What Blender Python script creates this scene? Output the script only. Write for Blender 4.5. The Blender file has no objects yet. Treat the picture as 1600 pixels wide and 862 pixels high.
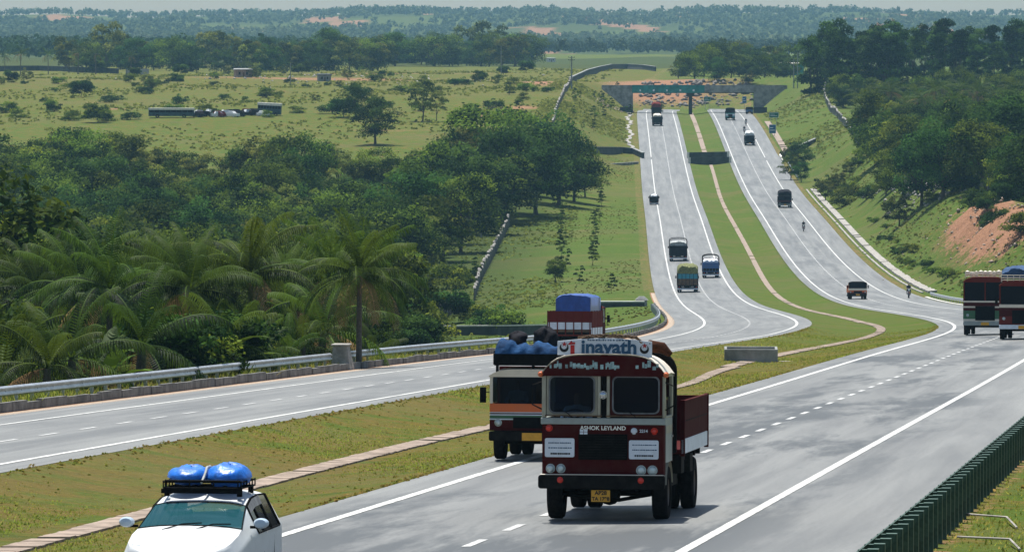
import bpy, math, random
import numpy as np
from mathutils import Vector, Matrix
R = math.radians
random.seed(7)
SC = bpy.context.scene
COL = SC.collection
PI = math.pi

# ------------------------------------------------------------------ helpers
def tag(o, label=None, cat=None, group=None, kind=None):
    if label: o['label'] = label
    if cat: o['category'] = cat
    if group: o['group'] = group
    if kind: o['kind'] = kind
    return o

def empty(name, loc=(0, 0, 0), rot=(0, 0, 0), label=None, cat=None, group=None):
    o = bpy.data.objects.new(name, None)
    COL.objects.link(o)
    o.empty_display_size = .3
    o.location = loc
    o.rotation_euler = rot
    return tag(o, label, cat, group)

def link_mesh(name, me, parent=None):
    o = bpy.data.objects.new(name, me)
    COL.objects.link(o)
    if parent is not None: o.parent = parent
    return o

def children(o):
    return [c for c in bpy.data.objects if c.parent == o]

def copy_tree(o, kids=None):
    c = o.copy(); COL.objects.link(c)
    for ch in (kids if kids is not None else children(o)):
        d = ch.copy(); COL.objects.link(d); d.parent = c
        for g in children(ch):
            e = g.copy(); COL.objects.link(e); e.parent = d
    return c

ORD = ['first', 'second', 'third', 'fourth', 'fifth', 'sixth', 'seventh', 'eighth', 'ninth', 'tenth', 'eleventh', 'twelfth', 'thirteenth', 'fourteenth', 'fifteenth', 'sixteenth', 'seventeenth', 'eighteenth', 'nineteenth', 'twentieth']
ORD += ['twenty-' + w for w in ORD[:9]] + ['thirtieth'] + ['thirty-' + w for w in ORD[:9]] + ['fortieth'] + ['forty-' + w for w in ORD[:9]]

# ---------------------------------------------------------------- materials
def mat(name, col, rough=.8, metal=0., var=.25, scale=6., col2=None, bump=0., bscale=None, spec=.3, trans=0., coords='Object', detail=5.):
    m = bpy.data.materials.new(name); m.use_nodes = True
    nt = m.node_tree; N = nt.nodes; L = nt.links
    b = N['Principled BSDF']
    b.inputs['Roughness'].default_value = rough
    b.inputs['Metallic'].default_value = metal
    b.inputs['Specular IOR Level'].default_value = spec
    tc = N.new('ShaderNodeTexCoord')
    no = N.new('ShaderNodeTexNoise'); no.inputs['Scale'].default_value = scale; no.inputs['Detail'].default_value = detail
    no.inputs['Roughness'].default_value = .65
    L.new(tc.outputs[coords], no.inputs['Vector'])
    rp = N.new('ShaderNodeValToRGB')
    c = col[:3]
    d = col2 if col2 else tuple(x * (1 - var) for x in c)
    e = c if col2 else tuple(min(1, x * (1 + var)) for x in c)
    rp.color_ramp.elements[0].position = .36; rp.color_ramp.elements[1].position = .64
    rp.color_ramp.elements[0].color = (*d, 1); rp.color_ramp.elements[1].color = (*e, 1)
    L.new(no.outputs['Fac'], rp.inputs['Fac'])
    L.new(rp.outputs['Color'], b.inputs['Base Color'])
    if bump:
        n2 = N.new('ShaderNodeTexNoise'); n2.inputs['Scale'].default_value = bscale or scale * 3; n2.inputs['Detail'].default_value = 4
        L.new(tc.outputs[coords], n2.inputs['Vector'])
        bp = N.new('ShaderNodeBump'); bp.inputs['Strength'].default_value = bump; bp.inputs['Distance'].default_value = .05
        L.new(n2.outputs['Fac'], bp.inputs['Height']); L.new(bp.outputs['Normal'], b.inputs['Normal'])
    return m

def leaf_mat(name, c_dark, c_light, rough=.45, trans=.35, spec=.35):
    m = bpy.data.materials.new(name); m.use_nodes = True
    nt = m.node_tree; N = nt.nodes; L = nt.links
    N.remove(N['Principled BSDF'])
    out = N['Material Output']
    at = N.new('ShaderNodeAttribute'); at.attribute_name = 'tint'
    oi = N.new('ShaderNodeObjectInfo')
    mx = N.new('ShaderNodeMix'); mx.data_type = 'RGBA'
    mx.inputs[6].default_value = (*c_dark, 1); mx.inputs[7].default_value = (*c_light, 1)
    L.new(at.outputs['Fac'], mx.inputs[0])
    hs = N.new('ShaderNodeHueSaturation')
    mr = N.new('ShaderNodeMapRange'); mr.inputs['To Min'].default_value = .478; mr.inputs['To Max'].default_value = .512
    L.new(oi.outputs['Random'], mr.inputs['Value']); L.new(mr.outputs['Result'], hs.inputs['Hue'])
    ml = N.new('ShaderNodeMath'); ml.operation = 'MULTIPLY'; ml.inputs[1].default_value = 7.31
    fr = N.new('ShaderNodeMath'); fr.operation = 'FRACT'
    L.new(oi.outputs['Random'], ml.inputs[0]); L.new(ml.outputs[0], fr.inputs[0])
    mv = N.new('ShaderNodeMapRange'); mv.inputs['To Min'].default_value = .6; mv.inputs['To Max'].default_value = 1.35
    L.new(fr.outputs[0], mv.inputs['Value']); L.new(mv.outputs['Result'], hs.inputs['Value'])
    L.new(mx.outputs[2], hs.inputs['Color'])
    p = N.new('ShaderNodeBsdfPrincipled'); p.inputs['Roughness'].default_value = rough; p.inputs['Specular IOR Level'].default_value = spec
    L.new(hs.outputs['Color'], p.inputs['Base Color'])
    t = N.new('ShaderNodeBsdfTranslucent')
    h2 = N.new('ShaderNodeHueSaturation'); h2.inputs['Value'].default_value = 1.5; h2.inputs['Hue'].default_value = .485
    L.new(hs.outputs['Color'], h2.inputs['Color']); L.new(h2.outputs['Color'], t.inputs['Color'])
    ms = N.new('ShaderNodeMixShader'); ms.inputs['Fac'].default_value = trans
    L.new(p.outputs[0], ms.inputs[1]); L.new(t.outputs[0], ms.inputs[2]); L.new(ms.outputs[0], out.inputs['Surface'])
    return m

def glass_mat(name, col, alpha=.55, rough=.08):
    m = bpy.data.materials.new(name); m.use_nodes = True
    nt = m.node_tree; N = nt.nodes; L = nt.links
    b = N['Principled BSDF']; out = N['Material Output']
    b.inputs['Base Color'].default_value = (*col, 1); b.inputs['Roughness'].default_value = rough
    b.inputs['Specular IOR Level'].default_value = .16
    t = N.new('ShaderNodeBsdfTransparent'); t.inputs['Color'].default_value = (.62, .72, .78, 1)
    ms = N.new('ShaderNodeMixShader')
    nz = N.new('ShaderNodeTexNoise'); nz.inputs['Scale'].default_value = 2.5
    mr = N.new('ShaderNodeMapRange'); mr.inputs['To Min'].default_value = alpha - .1; mr.inputs['To Max'].default_value = alpha + .1
    L.new(nz.outputs['Fac'], mr.inputs['Value']); L.new(mr.outputs['Result'], ms.inputs['Fac'])
    L.new(t.outputs[0], ms.inputs[1]); L.new(b.outputs[0], ms.inputs[2]); L.new(ms.outputs[0], out.inputs['Surface'])
    return m

# ------------------------------------------------------------- mesh builder
class B:
    def __init__(s): s.v = []; s.f = []; s.m = []
    def add(s, vs, fs, m=0):
        o = len(s.v); s.v += [tuple(v) for v in vs]
        for f in fs: s.f.append(tuple(i + o for i in f)); s.m.append(m)
    def box(s, x0, x1, y0, y1, z0, z1, m=0):
        s.add([(x0, y0, z0), (x1, y0, z0), (x1, y1, z0), (x0, y1, z0), (x0, y0, z1), (x1, y0, z1), (x1, y1, z1), (x0, y1, z1)],
              [(0, 3, 2, 1), (4, 5, 6, 7), (0, 1, 5, 4), (1, 2, 6, 5), (2, 3, 7, 6), (3, 0, 4, 7)], m)
        return s
    def hexa(s, p, m=0):   # 8 points: bottom ring then top ring
        s.add(p, [(0, 3, 2, 1), (4, 5, 6, 7), (0, 1, 5, 4), (1, 2, 6, 5), (2, 3, 7, 6), (3, 0, 4, 7)], m); return s
    def prism(s, poly, a0, a1, axis='x', m=0):
        n = len(poly)
        def P(a, q):
            if axis == 'x': return (a, q[0], q[1])
            if axis == 'y': return (q[0], a, q[1])
            return (q[0], q[1], a)
        vs = [P(a0, q) for q in poly] + [P(a1, q) for q in poly]
        fs = [(i, (i + 1) % n, n + (i + 1) % n, n + i) for i in range(n)]
        fs += [tuple(range(n))[::-1], tuple(range(n, 2 * n))]
        s.add(vs, fs, m); return s
    def ring(s, outer, inner, a0, a1, axis='y', m=0):
        n = len(outer)
        def P(a, q):
            if axis == 'x': return (a, q[0], q[1])
            if axis == 'y': return (q[0], a, q[1])
            return (q[0], q[1], a)
        vs = [P(a0, q) for q in outer] + [P(a0, q) for q in inner] + [P(a1, q) for q in outer] + [P(a1, q) for q in inner]
        fs = []
        for i in range(n):
            j = (i + 1) % n
            fs += [(i, j, n + j, n + i), (2 * n + i, 3 * n + i, 3 * n + j, 2 * n + j), (i, 2 * n + i, 2 * n + j, j), (n + i, n + j, 3 * n + j, 3 * n + i)]
        s.add(vs, fs, m); return s
    def cyl(s, a, b, r0, r1=None, n=10, m=0, cap=True):
        r1 = r0 if r1 is None else r1
        a = Vector(a); b = Vector(b); d = (b - a).normalized()
        u = d.orthogonal().normalized(); w = d.cross(u)
        vs = []
        for c, r in ((a, r0), (b, r1)):
            for i in range(n):
                t = 2 * PI * i / n; vs.append(c + u * (r * math.cos(t)) + w * (r * math.sin(t)))
        fs = [(i, (i + 1) % n, n + (i + 1) % n, n + i) for i in range(n)]
        if cap: fs += [tuple(range(n))[::-1], tuple(range(n, 2 * n))]
        s.add(vs, fs, m); return s
    def tube(s, pts, r, n=6, m=0):
        pts = [Vector(p) for p in pts]; rs = r if isinstance(r, (list, tuple)) else [r] * len(pts)
        vs = []; u = None
        for i, p in enumerate(pts):
            d = (pts[min(i + 1, len(pts) - 1)] - pts[max(i - 1, 0)]).normalized()
            if u is None: u = d.orthogonal().normalized()
            else: u = (u - d * u.dot(d)).normalized()
            w = d.cross(u)
            for k in range(n):
                t = 2 * PI * k / n; vs.append(p + (u * math.cos(t) + w * math.sin(t)) * rs[i])
        fs = []
        for i in range(len(pts) - 1):
            for k in range(n): fs.append((i * n + k, i * n + (k + 1) % n, (i + 1) * n + (k + 1) % n, (i + 1) * n + k))
        fs += [tuple(range(n))[::-1], tuple(range((len(pts) - 1) * n, len(pts) * n))]
        s.add(vs, fs, m); return s
    def lathe(s, prof, o, axis='x', n=24, m=0):   # prof: (radius, along)
        o = Vector(o); vs = []
        for r, a in prof:
            for k in range(n):
                t = 2 * PI * k / n; c, q = r * math.cos(t), r * math.sin(t)
                vs.append(o + (Vector((a, c, q)) if axis == 'x' else Vector((c, a, q)) if axis == 'y' else Vector((c, q, a))))
        fs = []
        for i in range(len(prof) - 1):
            for k in range(n): fs.append((i * n + k, i * n + (k + 1) % n, (i + 1) * n + (k + 1) % n, (i + 1) * n + k))
        s.add(vs, fs, m); return s
    def grid(s, rows, m=0, closed=False):
        n = len(rows[0]); vs = [p for r in rows for p in r]; fs = []
        for i in range(len(rows) - 1):
            for k in range(n if closed else n - 1): fs.append((i * n + k, i * n + (k + 1) % n, (i + 1) * n + (k + 1) % n, (i + 1) * n + k))
        s.add(vs, fs, m); return s
    def xform(s, M):
        s.v = [tuple(M @ Vector(p)) for p in s.v]; return s
    def build(s, name, mats, parent=None, smooth=False, bevel=0, angle=35, recalc=True):
        me = bpy.data.meshes.new(name); me.from_pydata(s.v, [], s.f)
        mats = mats if isinstance(mats, (list, tuple)) else [mats]
        for m in mats: me.materials.append(m)
        if len(mats) > 1: me.polygons.foreach_set('material_index', s.m)
        if recalc:
            import bmesh
            bm = bmesh.new(); bm.from_mesh(me); bmesh.ops.recalc_face_normals(bm, faces=bm.faces); bm.to_mesh(me); bm.free()
        if smooth or bevel:
            me.shade_smooth()
            me.set_sharp_from_angle(angle=R(angle))
        me.update()
        o = link_mesh(name, me, parent)
        if bevel:
            b = o.modifiers.new('edge', 'BEVEL'); b.width = bevel; b.segments = 2; b.limit_method = 'ANGLE'; b.angle_limit = R(40)
        return o

def rrect(x0, x1, z0, z1, r, n=5):
    pts = []
    for cx, cz, a in ((x1 - r, z1 - r, 0), (x0 + r, z1 - r, 90), (x0 + r, z0 + r, 180), (x1 - r, z0 + r, 270)):
        for k in range(n + 1):
            t = R(a + 90 * k / n); pts.append((cx + r * math.cos(t), cz + r * math.sin(t)))
    return pts

def np_mesh(name, V, Fq, mats, attr=None, matidx=None, smooth=False):
    me = bpy.data.meshes.new(name)
    V = np.asarray(V, np.float32); Fq = np.asarray(Fq, np.int32)
    k = Fq.shape[1]
    me.vertices.add(len(V)); me.vertices.foreach_set('co', V.ravel())
    me.loops.add(Fq.size); me.loops.foreach_set('vertex_index', Fq.ravel())
    me.polygons.add(len(Fq)); me.polygons.foreach_set('loop_start', np.arange(0, Fq.size, k, dtype=np.int32))
    try: me.polygons.foreach_set('loop_total', np.full(len(Fq), k, np.int32))
    except Exception: pass
    for m in (mats if isinstance(mats, (list, tuple)) else [mats]): me.materials.append(m)
    if matidx is not None: me.polygons.foreach_set('material_index', np.asarray(matidx, np.int32))
    me.update(calc_edges=True)
    if attr is not None:
        for nm, dom, arr in attr:
            arr = np.asarray(arr, np.float32)
            if arr.ndim == 1:
                a = me.attributes.new(nm, 'FLOAT', dom); a.data.foreach_set('value', arr)
            else:
                a = me.attributes.new(nm, 'FLOAT_COLOR', dom); a.data.foreach_set('color', arr.ravel())
    if smooth: me.shade_smooth()
    me.validate()
    return me

def text(s, size, name, m, parent, loc, rot, extrude=.004, offset=0., sx=1.):
    c = bpy.data.curves.new(name, 'FONT'); c.body = s; c.size = size; c.extrude = extrude; c.offset = offset
    c.align_x = 'CENTER'; c.align_y = 'CENTER'; c.fill_mode = 'BOTH'
    c.materials.append(m)
    f = bpy.data.objects.new(name, c); COL.objects.link(f); bpy.context.view_layer.update()
    me = bpy.data.meshes.new_from_object(f.evaluated_get(bpy.context.evaluated_depsgraph_get())); bpy.data.objects.remove(f)
    o = link_mesh(name, me, parent)
    o.location = loc; o.rotation_euler = rot; o.scale = (sx, 1, 1)
    return o

# ------------------------------------------------------- road and land shape
KN = np.array([0, 60, 120, 180, 240, 300, 360, 420, 480, 550, 620, 700, 800, 900, 1000, 1150, 1300, 1400, 1460, 1520, 1580, 1650.])
PSI = np.array([0.1273, 0.12496, 0.12304, 0.11995, 0.11473, 0.0919, 0.05866, 0.03399, 0.02125, 0.01588, 0.01507, 0.01747, 0.01911, 0.0195, 0.01778, 0.01915, 0.01819, 0.01852, 0.01991, 0.02459, 0.03406, 0.04714])
GRD = np.array([-0.03467, -0.03542, -0.03696, -0.03725, -0.0406, -0.04216, -0.04301, -0.04265, -0.04217, -0.03936, -0.02926, -0.01384, 0.00052, 0.00821, 0.00838, 0.0215, 0.02869, 0.02226, 0.01234, 0.0001, -0.01007, -0.01446])
BK = np.array([0, 300, 600, 1650.])
BL_ = [0.02013, 0.0563, 0.03097, -0.02219]; BR_ = [0.01469, 0.02689, 0.00713, -0.01401]
DL_ = [0.10042, -0.55426, -0.18186, -0.12464]; MD_ = [0.97363, 1.47726, 1.59402, 1.34442]
def herm(kn, v, s):
    m = np.gradient(v, kn); i = np.clip(np.searchsorted(kn, s, side='right') - 1, 0, len(kn) - 2)
    h = kn[i + 1] - kn[i]; t = (s - kn[i]) / h
    return (2*t**3-3*t**2+1)*v[i] + (t**3-2*t**2+t)*h*m[i] + (-2*t**3+3*t**2)*v[i+1] + (t**3-t**2)*h*m[i+1]
_s = np.arange(0, 1650.1, 5.)
_psi = herm(KN, PSI, _s); _g = herm(KN, GRD, _s)
_x = -14.37662 + np.concatenate([[0], np.cumsum((np.sin(_psi[1:]) + np.sin(_psi[:-1])) / 2 * 5)])
_y = 52. + np.concatenate([[0], np.cumsum((np.cos(_psi[1:]) + np.cos(_psi[:-1])) / 2 * 5)])
_z = -6.7282 + np.concatenate([[0], np.cumsum((_g[1:] + _g[:-1]) / 2 * 5)])
pre = np.arange(-160, 0, 5.); post = np.concatenate([np.arange(1655, 2000, 5.), np.arange(2000, 14000, 50.)])
TS = np.concatenate([pre, _s, post])
TPSI = np.concatenate([np.full(len(pre), _psi[0]), _psi, np.full(len(post), _psi[-1])])
TX = np.concatenate([_x[0] + pre * math.sin(_psi[0]), _x, _x[-1] + (post - 1650) * math.sin(_psi[-1])])
TY = np.concatenate([_y[0] + pre * math.cos(_psi[0]), _y, _y[-1] + (post - 1650) * math.cos(_psi[-1])])
TZ = np.concatenate([_z[0] + pre * _g[0], _z, np.full(len(post), _z[-1])])
def rd(s):
    f = lambda a: np.interp(s, TS, a)
    return f(TX), f(TY), f(TZ), f(TPSI), np.interp(s, BK, BL_), np.interp(s, BK, BR_), np.interp(s, BK, DL_), np.interp(s, BK, MD_)
INSH, OUTL, OUTR = 1.1, 2.5, 3.2
def sm(a, b, x):
    t = np.clip((x - a) / (b - a), 0, 1); return t * t * (3 - 2 * t)
HD = [0, 60, 100, 150, 200, 250, 300, 400, 500, 600, 700, 800, 900, 1000, 1100, 1200, 1300, 1400, 1500, 1600, 1750, 2000, 2600, 3300, 4300, 5000, 5600, 6300, 7000, 7600, 9000]
HLv = [-7, -8.6, -10.6, -12.9, -15.2, -17.4, -19.8, -24.2, -28.4, -32.2, -33.9, -34.8, -34.9, -33, -28.5, -24.2, -21.3, -18.7, -16.6, -14.9, -14.3, -14.3, -14.5, -15, -16, -12, -5, 8, 20, 20, 5]
HRv = [-6.6, -7.6, -9, -10.8, -12.6, -14.2, -15.5, -18.2, -20.6, -22.6, -23.6, -24, -24.3, -24.4, -23.6, -22.4, -21, -19.3, -17.4, -15.5, -14.3, -14.3, -14.5, -15, -16, -12, -5, 8, 20, 20, 5]
def bumps(x, y):
    return (np.sin(x * .043 + 1.3) * np.sin(y * .031 + .4) * .5 + np.sin(x * .11 + y * .05) * .22 + np.sin(x * .021 - y * .013 + 2) * .6)
def far_relief(x, y):
    f = sm(4500, 6500, y)
    return f * (3.2 * np.sin(x * .0047 + .8) * np.sin(y * .0021) + 1.8 * np.sin(x * .013 + 1.7 + y * .002) + 1.5 * np.sin(x * .031 + .4)) + sm(1700, 2600, y) * (1 - f) * .9 * np.sin(x * .013 + y * .004)
def gz_su(s, u):
    """ground height at road station s and lateral offset u"""
    x0, y0, z0, psi, bL, bR, dL, md = rd(s)
    x = x0 + np.cos(psi) * u; y = y0 - np.sin(psi) * u
    aL = 4 + md - INSH; oL = 11.2 + md + OUTL; oR = 11.2 + md + OUTR
    zl = lambda uu: z0 + dL + bL * (uu + md + 7.6)
    zr = lambda uu: z0 + bR * (uu - md - 7.6)
    t = np.clip((u + aL) / (2 * aL), 0, 1)
    medz = zl(-aL) * (1 - t) + zr(aL) * t - .42 * (1 - np.abs(2 * t - 1) ** 1.7)
    HL = np.interp(y, HD, HLv); HR = np.interp(y, HD, HRv)
    nb = bumps(x, y)
    eL = -u - oL; eR = u - oR
    endL = np.interp(y, [0, 400, 560, 650, 1100, 1250, 1700], [8, 10, 14, 30, 30, 20, 20])
    tL = sm(1.7, endL, eL); zL = zl(-oL) * (1 - tL) + (HL + nb * np.clip(y / 500, 0, 1)) * tL
    tR = sm(2.4, np.interp(y, [0, 300, 500, 700, 1100, 1600], [6, 8, 14, 18, 17, 20]), eR); zR = zr(oR) * (1 - tR) + (HR + nb * np.clip(y / 500, 0, 1)) * tR
    cutm = np.exp(-((y - 755) / 85.) ** 2) * np.exp(-((eR - 12.5) / 5.5) ** 2)
    zR = zR + cutm * (1.3 * np.sin(s * .62 + 2 * np.sin(s * .17)) + .7 * np.sin(s * 1.45 + u * .25) + .8 * np.sin(s * .21 + 1))
    z = np.where(u < -aL, np.where(u < -oL, zL, zl(u)), np.where(u > aL, np.where(u > oR, zR, zr(u)), medz))
    te = sm(1645, 1725, s)
    wide = np.where(u < 0, HL, HR) + nb
    z = z * (1 - te) + wide * te + far_relief(x, y)
    return z
def su(x, y):
    s = np.interp(y, TY, TS)
    for _ in range(3):
        x0 = np.interp(s, TS, TX); y0 = np.interp(s, TS, TY); p = np.interp(s, TS, TPSI)
        s = s + (x - x0) * np.sin(p) + (y - y0) * np.cos(p)
    x0 = np.interp(s, TS, TX); y0 = np.interp(s, TS, TY); p = np.interp(s, TS, TPSI)
    return s, (x - x0) * np.cos(p) - (y - y0) * np.sin(p)
def gz(x, y):
    s, u = su(x, y); return float(gz_su(s, u))
def P(s, u, dz=0.):
    x0, y0, z0, psi, *_ = rd(s)
    return (float(x0 + math.cos(psi) * u), float(y0 - math.sin(psi) * u), float(gz_su(s, u)) + dz)
FPX, CXP, HYP = 9000., 800., 50.
def col_at(px, D):
    """ground point in direction of image column px at depth D"""
    x = (px - CXP) / FPX * D
    return x, D, gz(x, D)
_DD = np.concatenate([np.arange(60, 400, .5), np.arange(400, 1700, 2.), np.arange(1700, 8000, 10.)])
def hit(px, py):
    x = (px - CXP) / FPX * _DD; z = (HYP - py) / FPX * _DD
    s, u = su(x, _DD); g = gz_su(s, u)
    i = int(np.argmax(z <= g))
    return float(x[i]), float(_DD[i]), float(g[i])
HAZE = 5.2e-5; EXPO = .56
# ------------------------------------------------------------ world and camera
w = bpy.data.worlds.new('World'); SC.world = w; w.use_nodes = True
nt = w.node_tree
bg = nt.nodes['Background']
sky = nt.nodes.new('ShaderNodeTexSky'); sky.sky_type = 'NISHITA'; sky.sun_disc = False
SUN = Vector((-.09, .34, .94)).normalized()      # towards the sun
el = math.asin(SUN.z); az = math.atan2(SUN.x, SUN.y)
sky.sun_elevation = el; sky.sun_rotation = az
sky.air_density = 1.2; sky.dust_density = 1.0; sky.ozone_density = 1.2
nt.links.new(sky.outputs[0], bg.inputs[0]); bg.inputs[1].default_value = .078
sl = bpy.data.lights.new('sun', 'SUN'); sl.energy = 5.0; sl.angle = R(.55); sl.color = (1, .97, .91)
so = bpy.data.objects.new('sun', sl); COL.objects.link(so)
so.rotation_euler = SUN.to_track_quat('Z', 'Y').to_euler(); so.location = (0, 0, 60)
cam = bpy.data.cameras.new('camera'); cam.sensor_width = 36; cam.lens = FPX / 1600 * 36
cam.clip_start = 1; cam.clip_end = 30000
co = bpy.data.objects.new('camera', cam); COL.objects.link(co)
co.rotation_euler = (R(90) - math.atan(381 / FPX), 0, 0)
SC.camera = co
SC.view_settings.view_transform = 'Standard'; SC.view_settings.look = 'None'; SC.view_settings.gamma = 1
SC.view_settings.exposure = EXPO
SC.cycles.max_bounces = 8; SC.cycles.transparent_max_bounces = 12; SC.cycles.volume_bounces = 1
SC.cycles.diffuse_bounces = 3; SC.cycles.glossy_bounces = 2; SC.cycles.transmission_bounces = 3

# ------------------------------------------------------------ ground material
def ground_mat():
    m = bpy.data.materials.new('ground_cover'); m.use_nodes = True
    nt = m.node_tree; N = nt.nodes; L = nt.links; b = N['Principled BSDF']
    b.inputs['Roughness'].default_value = .95; b.inputs['Specular IOR Level'].default_value = .08
    tc = N.new('ShaderNodeTexCoord')
    def noise(sc, det=5, rough=.6, dist=0., stretch=None):
        n = N.new('ShaderNodeTexNoise'); n.inputs['Scale'].default_value = sc; n.inputs['Detail'].default_value = det
        n.inputs['Roughness'].default_value = rough; n.inputs['Distortion'].default_value = dist
        if stretch:
            mp = N.new('ShaderNodeMapping'); mp.inputs['Scale'].default_value = stretch
            L.new(tc.outputs['Object'], mp.inputs[0]); L.new(mp.outputs[0], n.inputs['Vector'])
        else: L.new(tc.outputs['Object'], n.inputs['Vector'])
        return n.outputs['Fac']
    def ramp(f, a, b_, c0, c1):
        r = N.new('ShaderNodeValToRGB'); r.color_ramp.elements[0].position = a; r.color_ramp.elements[1].position = b_
        r.color_ramp.elements[0].color = (*c0, 1); r.color_ramp.elements[1].color = (*c1, 1); L.new(f, r.inputs[0]); return r.outputs[0]
    def mix(f, a, b_, mode='MIX'):
        x = N.new('ShaderNodeMix'); x.data_type = 'RGBA'; x.blend_type = mode
        if isinstance(f, (int, float)): x.inputs[0].default_value = f
        else: L.new(f, x.inputs[0])
        for i, q in ((6, a), (7, b_)):
            if isinstance(q, tuple): x.inputs[i].default_value = (*q, 1)
            else: L.new(q, x.inputs[i])
        return x.outputs[2]
    def val(f, a, b_): 
        r = N.new('ShaderNodeMapRange'); r.inputs['From Min'].default_value = a; r.inputs['From Max'].default_value = b_; r.interpolation_type = 'SMOOTHSTEP'
        L.new(f, r.inputs['Value']); return r.outputs[0]
    def math_(op, a, b_):
        x = N.new('ShaderNodeMath'); x.operation = op
        for i, q in ((0, a), (1, b_)):
            if isinstance(q, (int, float)): x.inputs[i].default_value = q
            else: L.new(q, x.inputs[i])
        return x.outputs[0]
    at = N.new('ShaderNodeAttribute'); at.attribute_name = 'zone'
    sep = N.new('ShaderNodeSeparateColor'); L.new(at.outputs['Color'], sep.inputs[0])
    soil, lush, wood = sep.outputs[0], sep.outputs[1], sep.outputs[2]
    fine = noise(5.5, 8, .75); mid = noise(.55, 6, .65, .6); big = noise(.06, 4, .55, .4); clump = noise(1.6, 7, .7)
    dry = ramp(fine, .3, .7, (.075, .055, .012), (.185, .140, .030))
    grn = ramp(fine, .3, .7, (.040, .070, .007), (.092, .138, .015))
    g = mix(val(math_('ADD', math_('MULTIPLY', mid, 1.3), math_('MULTIPLY', lush, .5)), .62, .92), dry, grn)
    lushc = ramp(clump, .3, .7, (.028, .058, .006), (.078, .128, .015))
    g = mix(math_('MULTIPLY', val(math_('ADD', math_('MULTIPLY', lush, .7), math_('MULTIPLY', big, .5)), .55, .95), .8), g, lushc)
    huge = noise(.018, 5, .65, 1.); weeds = noise(.32, 7, .72, .8); straw = noise(.11, 6, .7, .5)
    g = mix(math_('MULTIPLY', val(straw, .50, .66), .65), g, ramp(fine, .3, .7, (.085, .082, .020), (.155, .140, .042)))
    g = mix(math_('MULTIPLY', val(weeds, .54, .66), .7), g, ramp(clump, .35, .65, (.022, .044, .006), (.060, .095, .015)))
    g = mix(math_('MULTIPLY', val(huge, .50, .62), .35), g, (.120, .098, .038))
    g = mix(math_('MULTIPLY', val(clump, .60, .76), .5), g, (.18, .16, .06))
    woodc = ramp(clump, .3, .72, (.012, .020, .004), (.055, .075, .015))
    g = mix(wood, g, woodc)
    soilc = ramp(fine, .28, .72, (.13, .055, .028), (.40, .22, .13))
    sf = val(math_('ADD', soil, math_('MULTIPLY', math_('SUBTRACT', clump, .5), 1.1)), .38, .66)
    g = mix(sf, g, soilc)
    g = mix(math_('MULTIPLY', val(soil, .88, .94), val(clump, .25, .45)), g, ramp(fine, .28, .72, (.30, .23, .17), (.52, .43, .34)))
    L.new(g, b.inputs['Base Color'])
    bp = N.new('ShaderNodeBump'); bp.inputs['Strength'].default_value = 1.0; bp.inputs['Distance'].default_value = .25
    L.new(clump, bp.inputs['Height']); L.new(bp.outputs[0], b.inputs['Normal'])
    return m
M_GROUND = ground_mat()

def road_mat():
    m = bpy.data.materials.new('worn_asphalt'); m.use_nodes = True
    nt = m.node_tree; N = nt.nodes; L = nt.links; b = N['Principled BSDF']
    uv = N.new('ShaderNodeUVMap'); uv.uv_map = 'road'
    def noise(scale, st, det=5, rough=.6, dist=0.):
        mp = N.new('ShaderNodeMapping'); mp.inputs['Scale'].default_value = (*st, 1); L.new(uv.outputs[0], mp.inputs[0])
        n = N.new('ShaderNodeTexNoise'); n.noise_dimensions = '2D'; n.inputs['Scale'].default_value = scale; n.inputs['Detail'].default_value = det
        n.inputs['Roughness'].default_value = rough; n.inputs['Distortion'].default_value = dist
        L.new(mp.outputs[0], n.inputs['Vector']); return n.outputs['Fac']
    def ramp(f, els):
        r = N.new('ShaderNodeValToRGB'); e = r.color_ramp.elements
        e[0].position, e[0].color = els[0][0], (*els[0][1], 1); e[1].position, e[1].color = els[-1][0], (*els[-1][1], 1)
        for p, c in els[1:-1]: x = e.new(p); x.color = (*c, 1)
        L.new(f, r.inputs[0]); return r.outputs[0]
    def mix(f, a, b_, mode='MIX'):
        x = N.new('ShaderNodeMix'); x.data_type = 'RGBA'; x.blend_type = mode; 
        if isinstance(f, float): x.inputs[0].default_value = f
        else: L.new(f, x.inputs[0])
        L.new(a, x.inputs[6])
        if isinstance(b_, tuple): x.inputs[7].default_value = (*b_, 1)
        else: L.new(b_, x.inputs[7])
        return x.outputs[2]
    grain = noise(14., (1, 1), 6, .8)
    streak = noise(.9, (1, .03), 5, .65, .3)          # along the road
    patch = noise(.30, (1, .13), 8, .7, .15)
    g = ramp(grain, [(.3, (.124, .126, .122)), (.7, (.200, .202, .196))])
    st = ramp(streak, [(.3, (.66, .67, .68)), (.7, (1.14, 1.14, 1.12))])
    c = mix(1., g, st, 'MULTIPLY')
    pf = ramp(patch, [(.48, (0, 0, 0)), (.60, (1, 1, 1))])
    at = N.new('ShaderNodeAttribute'); at.attribute_name = 'worn'
    mm = N.new('ShaderNodeMath'); mm.operation = 'MULTIPLY'; L.new(pf, mm.inputs[0]); L.new(at.outputs['Fac'], mm.inputs[1])
    c = mix(mm.outputs[0], c, (.055, .061, .064))
    L.new(c, b.inputs['Base Color'])
    b.inputs['Roughness'].default_value = .62; b.inputs['Specular IOR Level'].default_value = .35
    bp = N.new('ShaderNodeBump'); bp.inputs['Strength'].default_value = .25; bp.inputs['Distance'].default_value = .02
    L.new(grain, bp.inputs['Height']); L.new(bp.outputs[0], b.inputs['Normal'])
    return m
M_ROAD = road_mat()
M_PAINT = mat('road_paint', (.68, .68, .64), .7, scale=3.5, col2=(.30, .30, .285), detail=12)
M_DASH = mat('worn_road_paint', (.58, .58, .56), .75, scale=4., col2=(.30, .305, .30), detail=12)
M_STONE = mat('pale_granite', (.30, .28, .25), .9, var=.35, scale=1.7, bump=.5)
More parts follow.
